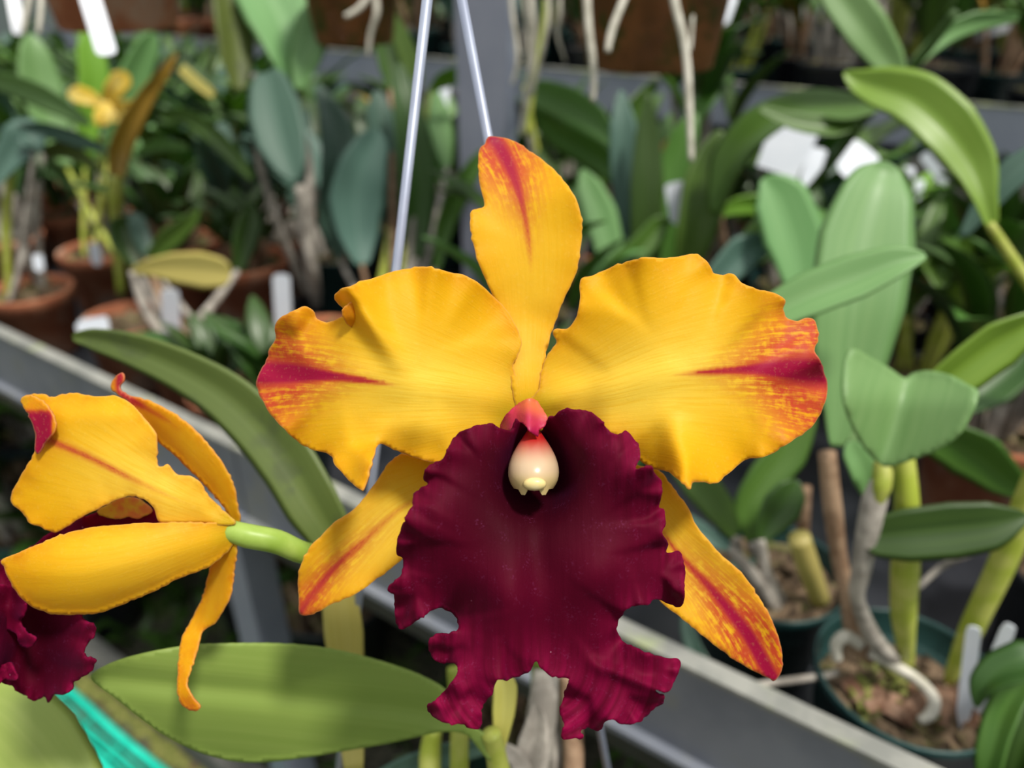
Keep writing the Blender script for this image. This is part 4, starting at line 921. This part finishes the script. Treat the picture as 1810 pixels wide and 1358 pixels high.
for sp_, ro in (([(180,185,1.28,6),(160,175,1.27,14),(138,168,1.27,16),(120,166,1.27,4)], .2), ([(185,180,1.28,6),(200,160,1.27,16),(215,140,1.27,18),(222,128,1.27,5)], .2), ([(190,188,1.28,6),(210,190,1.27,14),(228,188,1.27,12),(236,180,1.27,4)], .3), ([(180,190,1.28,5),(176,205,1.27,10),(172,222,1.27,3)], .2), ([(188,192,1.28,5),(200,205,1.27,9),(212,214,1.27,3)], .2), ([(184,180,1.27,4),(190,195,1.262,12),(186,212,1.26,10),(180,220,1.26,3)], 0)):
    obj('petal', leaf_px(sp_, ro, .25), M['bloom_far'], bl)

# ---------------------------------------------------------------- hanging clay pots and their roots
def hanging(label, px, py, d, rb, rt, h, mat, roots, leaves=()):
    c = P(px, py, d); 
    root = empty('hanging_pot', c, label, 'hanging pot')
    m = MB(); m.lathe([(.001, .004), (.012, 0), (rb, 0), (rb + .003, .003), (rt * .95, h * .80), (rt, h * .81), (rt * 1.03, h), (rt * .93, h), (rt * .88, h * .84), (.001, h * .82)], 40)
    obj('pot', m.mesh('pot'), M[mat], root, False)
    for k in range(3):
        a = k * 2.094 + .5; t_ = MB(); q = Vector((rt * math.cos(a), rt * math.sin(a), h)); 
        t_.tube([q, Vector((0, 0, h + .42))], [.0012] * 2, 6, 1); obj('wire', t_.mesh('wire'), M['wire'], root, False)
    for pts, rad in roots:
        t_ = MB(); t_.tube([P(*p) for p in pts], rad, 8, 5); o = obj('aerial_root', t_.mesh('aerial_root'), M['root'], root)
    for sp_, mk, ro in leaves: obj('leaf', leaf_px(sp_, ro, .25), M[mk], root)
    return root
hanging('large mossy clay pot hanging at the top, right of the grey post', 1147, 118, .78, .060, .083, .14, 'terra_moss', [
    ([(1036,-60,.66),(1040,40,.66),(1049,120,.665),(1048,180,.67)], [.0034,.0034,.0032,.0022]),
    ([(1120,-40,.64),(1094,20,.64),(1080,60,.64),(1074,92,.64)], [.0030,.0032,.0032,.0024]),
    ([(1180,-60,.62),(1194,10,.62),(1212,90,.625),(1218,180,.63),(1222,285,.635)], [.0034,.0036,.0034,.0034,.0024]),
    ([(1222,-60,.70),(1224,20,.70),(1220,90,.70)], [.002,.002,.0014])])
hanging('clay pot hanging at the top left corner', 212, 50, .92, .062, .086, .14, 'terracotta', [
    ([(75,-40,.8),(72,20,.8),(68,60,.8)], [.003,.003,.002]), ([(60,-40,.85),(45,30,.85),(40,60,.85)], [.003,.003,.002])])
hanging('dark brown clay pot hanging between the left leaves and the hanger wires', 628, 76, 1.0, .046, .065, .11, 'terra_moss', [
    ([(660,-30,.9),(640,10,.9),(610,30,.9)], [.004,.004,.003]), ([(660,-20,.92),(666,20,.92),(655,60,.93),(650,100,.94)], [.004,.004,.003,.002])])
hanging('hanging pot above the post with only its trailing roots in view', 945, -120, .86, .05, .07, .12, 'terracotta', [
    ([(930,-80,.84),(940,20,.85),(942,100,.87),(930,180,.88),(922,240,.9)], [.004]*4 + [.003]),
    ([(900,-80,.84),(905,20,.85),(915,100,.86),(905,150,.87)], [.0025]*3 + [.0015]),
    ([(960,-80,.84),(970,20,.85),(955,110,.86),(940,170,.87)], [.0025]*3 + [.0015]),
    ([(985,-80,.84),(990,20,.85),(985,60,.86),(1000,110,.87)], [.002]*3 + [.0012]),
    ([(920,-80,.84),(925,0,.85),(935,60,.86),(930,120,.87)], [.002]*3 + [.0012])])

# ---------------------------------------------------------------- white tags among the pots
plant_tag([(305,600,1.04),(300,512,1.0)], .022, 'upright white tag below the broad pale olive leaf')
plant_tag([(502,590,1.04),(497,485,1.0)], .022, 'upright white tag close to the left edge of the left petal')
plant_tag([(135,580,1.0),(192,572,.99)], .020, 'white tag lying flat behind the near rail at left')
plant_tag([(148,-40,.80),(190,98,.80)], .020, 'white tag hanging from the clay pot at top left')
plant_tag([(20,-20,.95),(35,62,.95)], .014, 'thin white tag hanging in the top left corner')
plant_tag([(172,470,1.2),(166,430,1.19)], .015, 'small white tag in dark foliage above the flat white tag')
plant_tag([(70,480,1.15),(66,450,1.15)], .013, 'smallest white tag in dark foliage by the left edge')
plant_tag([(1372,305,.99),(1408,220,.98)], .060, 'widest bright white tag behind the dark diagonal cane', square=True)
plant_tag([(1425,330,1.0),(1448,262,1.0)], .022, 'narrow white tag right of the widest white tag')
plant_tag([(1490,310,.98),(1535,262,.98)], .040, 'white tag above the tall pale oblong leaf')
plant_tag([(1595,350,1.15),(1608,295,1.15)], .016, 'leaning white tag right of the tall pale oblong leaf')
plant_tag([(1618,355,1.16),(1628,318,1.16)], .012, 'short white tag under the arching yellow-green leaf')
plant_tag([(1672,325,1.1),(1632,272,1.1)], .014, 'slanting white tag against the arching yellow-green leaf')
plant_tag([(1205,400,.96),(1193,322,.95)], .026, 'pinkish white tag between strap leaves above the right petal', 'tag_white')
plant_tag([(765,260,1.35),(790,130,1.34)], .022, 'tilted white tag between the two hanger wires')
plant_tag([(775,200,1.45),(772,165,1.44)], .040, 'bright white tag just left of the grey post')

# ---------------------------------------------------------------- the crowd of potted orchids on both benches
def cane_local(a, lean, L, r, bend, rr):
    d_ = Vector((math.cos(a) * math.sin(lean), math.sin(a) * math.sin(lean), math.cos(lean)))
    p0 = Vector((math.cos(a) * rr, math.sin(a) * rr, 0)); p2 = p0 + d_ * L; p1 = (p0 + p2) / 2 + Vector((0, 0, L * bend))
    return p0, p1, p2
def make_kind(seed, leafmat, n, Lc, rc, Ll, Wl, arch, leaves_each, canemat, fold, spread):
    """parts of one plant, in the pot's own space: list of (name, mesh, material)"""
    q = random.Random(seed); out = []
    for i in range(n):
        a = q.uniform(0, 6.28); lean = q.uniform(.05, .35) * spread; L = Lc * q.uniform(.7, 1.15)
        p0, p1, p2 = cane_local(a, lean, L, rc, .02, q.uniform(.005, .028))
        if Lc > .03:
            m = MB(); m.tube([p0, p1, p2], [rc * .7, rc, rc * .55], 7, 4); out.append(('cane', m.mesh('cane'), canemat))
        for j in range(leaves_each):
            aa = a + q.uniform(-.9, .9) + j * 3.14; e0 = lean + q.uniform(0, .25) + .15 * j; e1 = e0 + arch * q.uniform(.6, 1.3)
            LL = Ll * q.uniform(.75, 1.2); WW = Wl * q.uniform(.8, 1.15)
            pts, ups = [p2.copy()], []
            for s_ in range(6):
                e = e0 + (e1 - e0) * s_ / 5
                dv = Vector((math.cos(aa) * math.sin(e), math.sin(aa) * math.sin(e), math.cos(e)))
                ups.append(Vector((-math.cos(aa) * math.cos(e), -math.sin(aa) * math.cos(e), math.sin(e))))
                if s_ < 5: pts.append(pts[-1] + dv * LL / 5)
            me = blade(pts, [WW * k for k in (.28, .72, 1.0, .95, .62, .04)], ups, fold, .0012, 4, 3)
            out.append(('leaf', me, q.choice(leafmat)))
    return out
KINDS = [
    ('dark broad-leaved', make_kind(1, ['leaf_dark', 'leaf_dark', 'leaf_mid'], 7, .09, .0075, .14, .023, .8, 1, 'cane_grey', .3, 1.3)),
    ('grey-green broad-leaved', make_kind(2, ['leaf_blue'], 6, .08, .008, .15, .026, .6, 1, 'cane_grey', .25, 1.2)),
    ('mid-green strap-leaved', make_kind(3, ['leaf_mid', 'leaf_mid', 'leaf_dark'], 7, .03, .009, .24, .014, 1.3, 2, 'cane_green', .4, 1.2)),
    ('small bushy dark', make_kind(4, ['leaf_dark'], 9, .05, .006, .09, .016, .9, 2, 'cane_brown', .3, 1.5)),
    ('pale-leaved', make_kind(5, ['leaf_pale', 'leaf_mid'], 6, .10, .007, .15, .022, .9, 1, 'cane_grey', .3, 1.2)),
    ('two-tone green', make_kind(6, ['leaf_dark', 'leaf_bright', 'leaf_mid'], 7, .11, .007, .13, .019, 1.0, 2, 'cane_green', .3, 1.2)),
    ('tall thin-caned', make_kind(7, ['leaf_mid', 'leaf_dark'], 6, .19, .0065, .14, .019, 1.0, 2, 'cane_grey', .3, .7)),
    ('half-yellowed', make_kind(8, ['leaf_dark', 'leaf_ochre', 'leaf_mid'], 6, .09, .007, .13, .020, 1.0, 1, 'cane_brown', .3, 1.3)),
]
POTS = [('green', pot_mesh(.056, .10, 'plastic'), 'pot_green'), ('clay', pot_mesh(.058, .10, 'clay'), 'terracotta'), ('black', pot_mesh(.054, .095, 'plastic'), 'pot_black')]
MIXES = [mix_mesh(.051, .083, 31), mix_mesh(.051, .083, 32)]
PROTO = {}
def proto(ki, pi):
    if (ki, pi) in PROTO: return None
    root = bpy.data.objects.new('potted_orchid', None); COL.objects.link(root)
    obj('pot', POTS[pi][1], M[POTS[pi][2]], root, False)
    obj('potting_mix', MIXES[pi % 2], M['bark'], root, False)
    for nm, me, mk in KINDS[ki][1]:
        o = bpy.data.objects.new(nm, me)
        if not me.materials: me.materials.append(M[mk])
        COL.objects.link(o); o.parent = root; o.location = (0, 0, .086)
    PROTO[(ki, pi)] = root
    return root
def place(ki, pi, loc, rot, sc):
    root = proto(ki, pi)
    if root is None:
        src = PROTO[(ki, pi)]; root = src.copy(); COL.objects.link(root)
        for ch in list(src.children):
            c = ch.copy(); COL.objects.link(c); c.parent = root
    root.location = loc; root.rotation_euler = (0, 0, rot); root.scale = (sc, sc, sc)
    return root
ORD = 'first second third fourth fifth sixth seventh eighth ninth tenth eleventh twelfth thirteenth fourteenth fifteenth sixteenth seventeenth eighteenth nineteenth twentieth twenty-first twenty-second twenty-third twenty-fourth twenty-fifth twenty-sixth twenty-seventh twenty-eighth'.split()
rf_ = random.Random(21)
def crowd(v0, rows, dv, du, z, u0, u1, where, weights, smin, smax, skip=None):
    for ri in range(rows):
        v = v0 + ri * dv; cand = []
        u = u0 + (ri % 2) * du / 2
        while u < u1:
            p = W(u + rf_.uniform(-.018, .018), v + rf_.uniform(-.018, .018), z)
            x, y, d = to_px(p + Z * .10)
            ok = d > .45 and -90 < x < 1900 and y > -330 and (y < 1400)
            if any((p - b).to_2d().length < rr + .068 for b, rr in TRACED): ok = False
            if skip and skip(x, y, d, ri): ok = False
            if any((p - b).to_2d().length < .045 and b.z < p.z + .36 for b in TL): ok = False
            if abs(p.x - pb.x) < .10 and abs(p.y - pb.y) < .10: ok = False
            if ok: cand.append((x, p))
            u += du
        cand.sort(key=lambda t: t[0])
        for k, (x, p) in enumerate(cand):
            ki = rf_.choices(range(len(KINDS)), weights)[0]; pi = rf_.choices((0, 1, 2), ((4, 3, 2) if where == 'near bench' else (4, 0, 4)) if x > 500 or z < .1 else (1, 5, 1))[0]
            sc = rf_.uniform(smin, smax); d = to_px(p + Z * .1)[2]
            if where == 'near bench' and ((d < 1.12 and x < 620) or (d < 1.0 and x < 1480) or (ri >= 7 and x > 560)):
                ki = rf_.choice((3, 3, 0, 3)); sc = rf_.uniform(.85, 1.1) if ri < 7 else rf_.uniform(.68, .88)
            o = place(ki, pi, p, rf_.uniform(0, 6.28), sc)
            tag(o, ('%s plant in %s pot, %s row under near bench, %s from left' if z < .1 else '%s orchid in %s pot, %s row of ' + where + ', %s from left') % (KINDS[ki][0], POTS[pi][0], ORD[ri], ORD[k]), 'potted plant', ('crowded plants on the ' if z < .1 else 'crowded orchids on the ') + where)
crowd(.085, 9, .138, .142, ZB, -1.2, 2.85, 'near bench', (6, 4, 3, 4, 3, 3, 2, 2), .9, 1.3,
      lambda x, y, d, ri: (x > 1180 and d < .72) or (ri == 0 and x > 560))
crowd(VF + .10, 7, .19, .19, ZF - .079, -2.4, 3.4, 'far bench', (2, 3, 4, 3, 6, 5, 0, 3), 1.0, 1.45)
crowd(.13, 4, .20, .21, 0.0, -.6, 2.4, 'near bench floor', (5, 0, 5, 6, 0, 0, 1, 0), 1.7, 2.3)
plant_tag([(432,1130,1.75),(430,1075,1.7)], .03, 'bluish white tag in the dark under the bench near its leg')
plant_tag([(262,1140,1.85),(266,1076,1.8)], .03, 'pale tag in the dark under the bench beside the side bloom')

plant_tag([(1700,62,1.75),(1800,30,1.72)], .045, 'long flat white sheet standing in for bright whites at the top right corner', square=True)  # sheet added to stand in for the bright whites here, no plant label
plant_tag([(1668,62,1.7),(1690,25,1.7)], .03, 'small white sheet beside the long flat one, another stand-in at top right', square=True)  # second added bright patch, likewise no plant label
plant_tag([(1272,45,1.3),(1292,-10,1.3)], .025, 'white tag at the top edge right of the mossy hanging pot')
# low weeds in the shade under the bench and moss clumps along the aisle
wd = MB(); r3 = random.Random(8)
for i in range(520):
    u, v = r3.uniform(-.2, 2.6), kv + .06 + abs(r3.gauss(0, .22))
    a = r3.uniform(0, 6.28); L = r3.uniform(.05, .13); ln = r3.uniform(.3, 1.2)
    p = W(u, v, .0); dv = Vector((math.cos(a), math.sin(a), 0)); sd = Vector((-dv.y, dv.x, 0)) * L * r3.uniform(.08, .16)
    p1 = p + dv * L * .45 * math.sin(ln) + Z * L * .6; p2 = p + dv * L * math.sin(ln) * 1.1 + Z * L * (.75 - .3 * ln)
    wd.add([p - sd * .3, p + sd * .3, p1 - sd, p1 + sd, p2, p + (p1 - p) * .55 + Z * .004], [(0, 1, 3, 2), (2, 3, 4)])
me = wd.mesh('undergrowth')
for k in ('along', 'rib'): me.attributes.new(k, 'FLOAT', 'POINT')
o = obj('undergrowth', me, M['leaf_dark']); tag(o, 'low dark weeds growing on the floor under the near bench', 'weeds', kind='stuff')
ms = MB()
for i in range(420):
    u, v = r3.uniform(.3, 2.6), r3.uniform(nv_ + .06, kv - .01) if i % 3 else r3.uniform(nv_ - .5, nv_ - .06)
    c = W(u, v, 0); s_ = r3.uniform(.008, .022); q = [c + Vector((math.cos(a), math.sin(a), 0)) * s_ * r3.uniform(.7, 1.3) for a in np.linspace(0, 5.5, 7)]
    ms.add(q + [c + Z * s_ * .7], [(k, (k + 1) % 7, 7) for k in range(7)])
o = obj('moss', ms.mesh('moss'), M['moss']); tag(o, 'cushions of green moss on the aisle floor beside the netting', 'moss', kind='stuff')
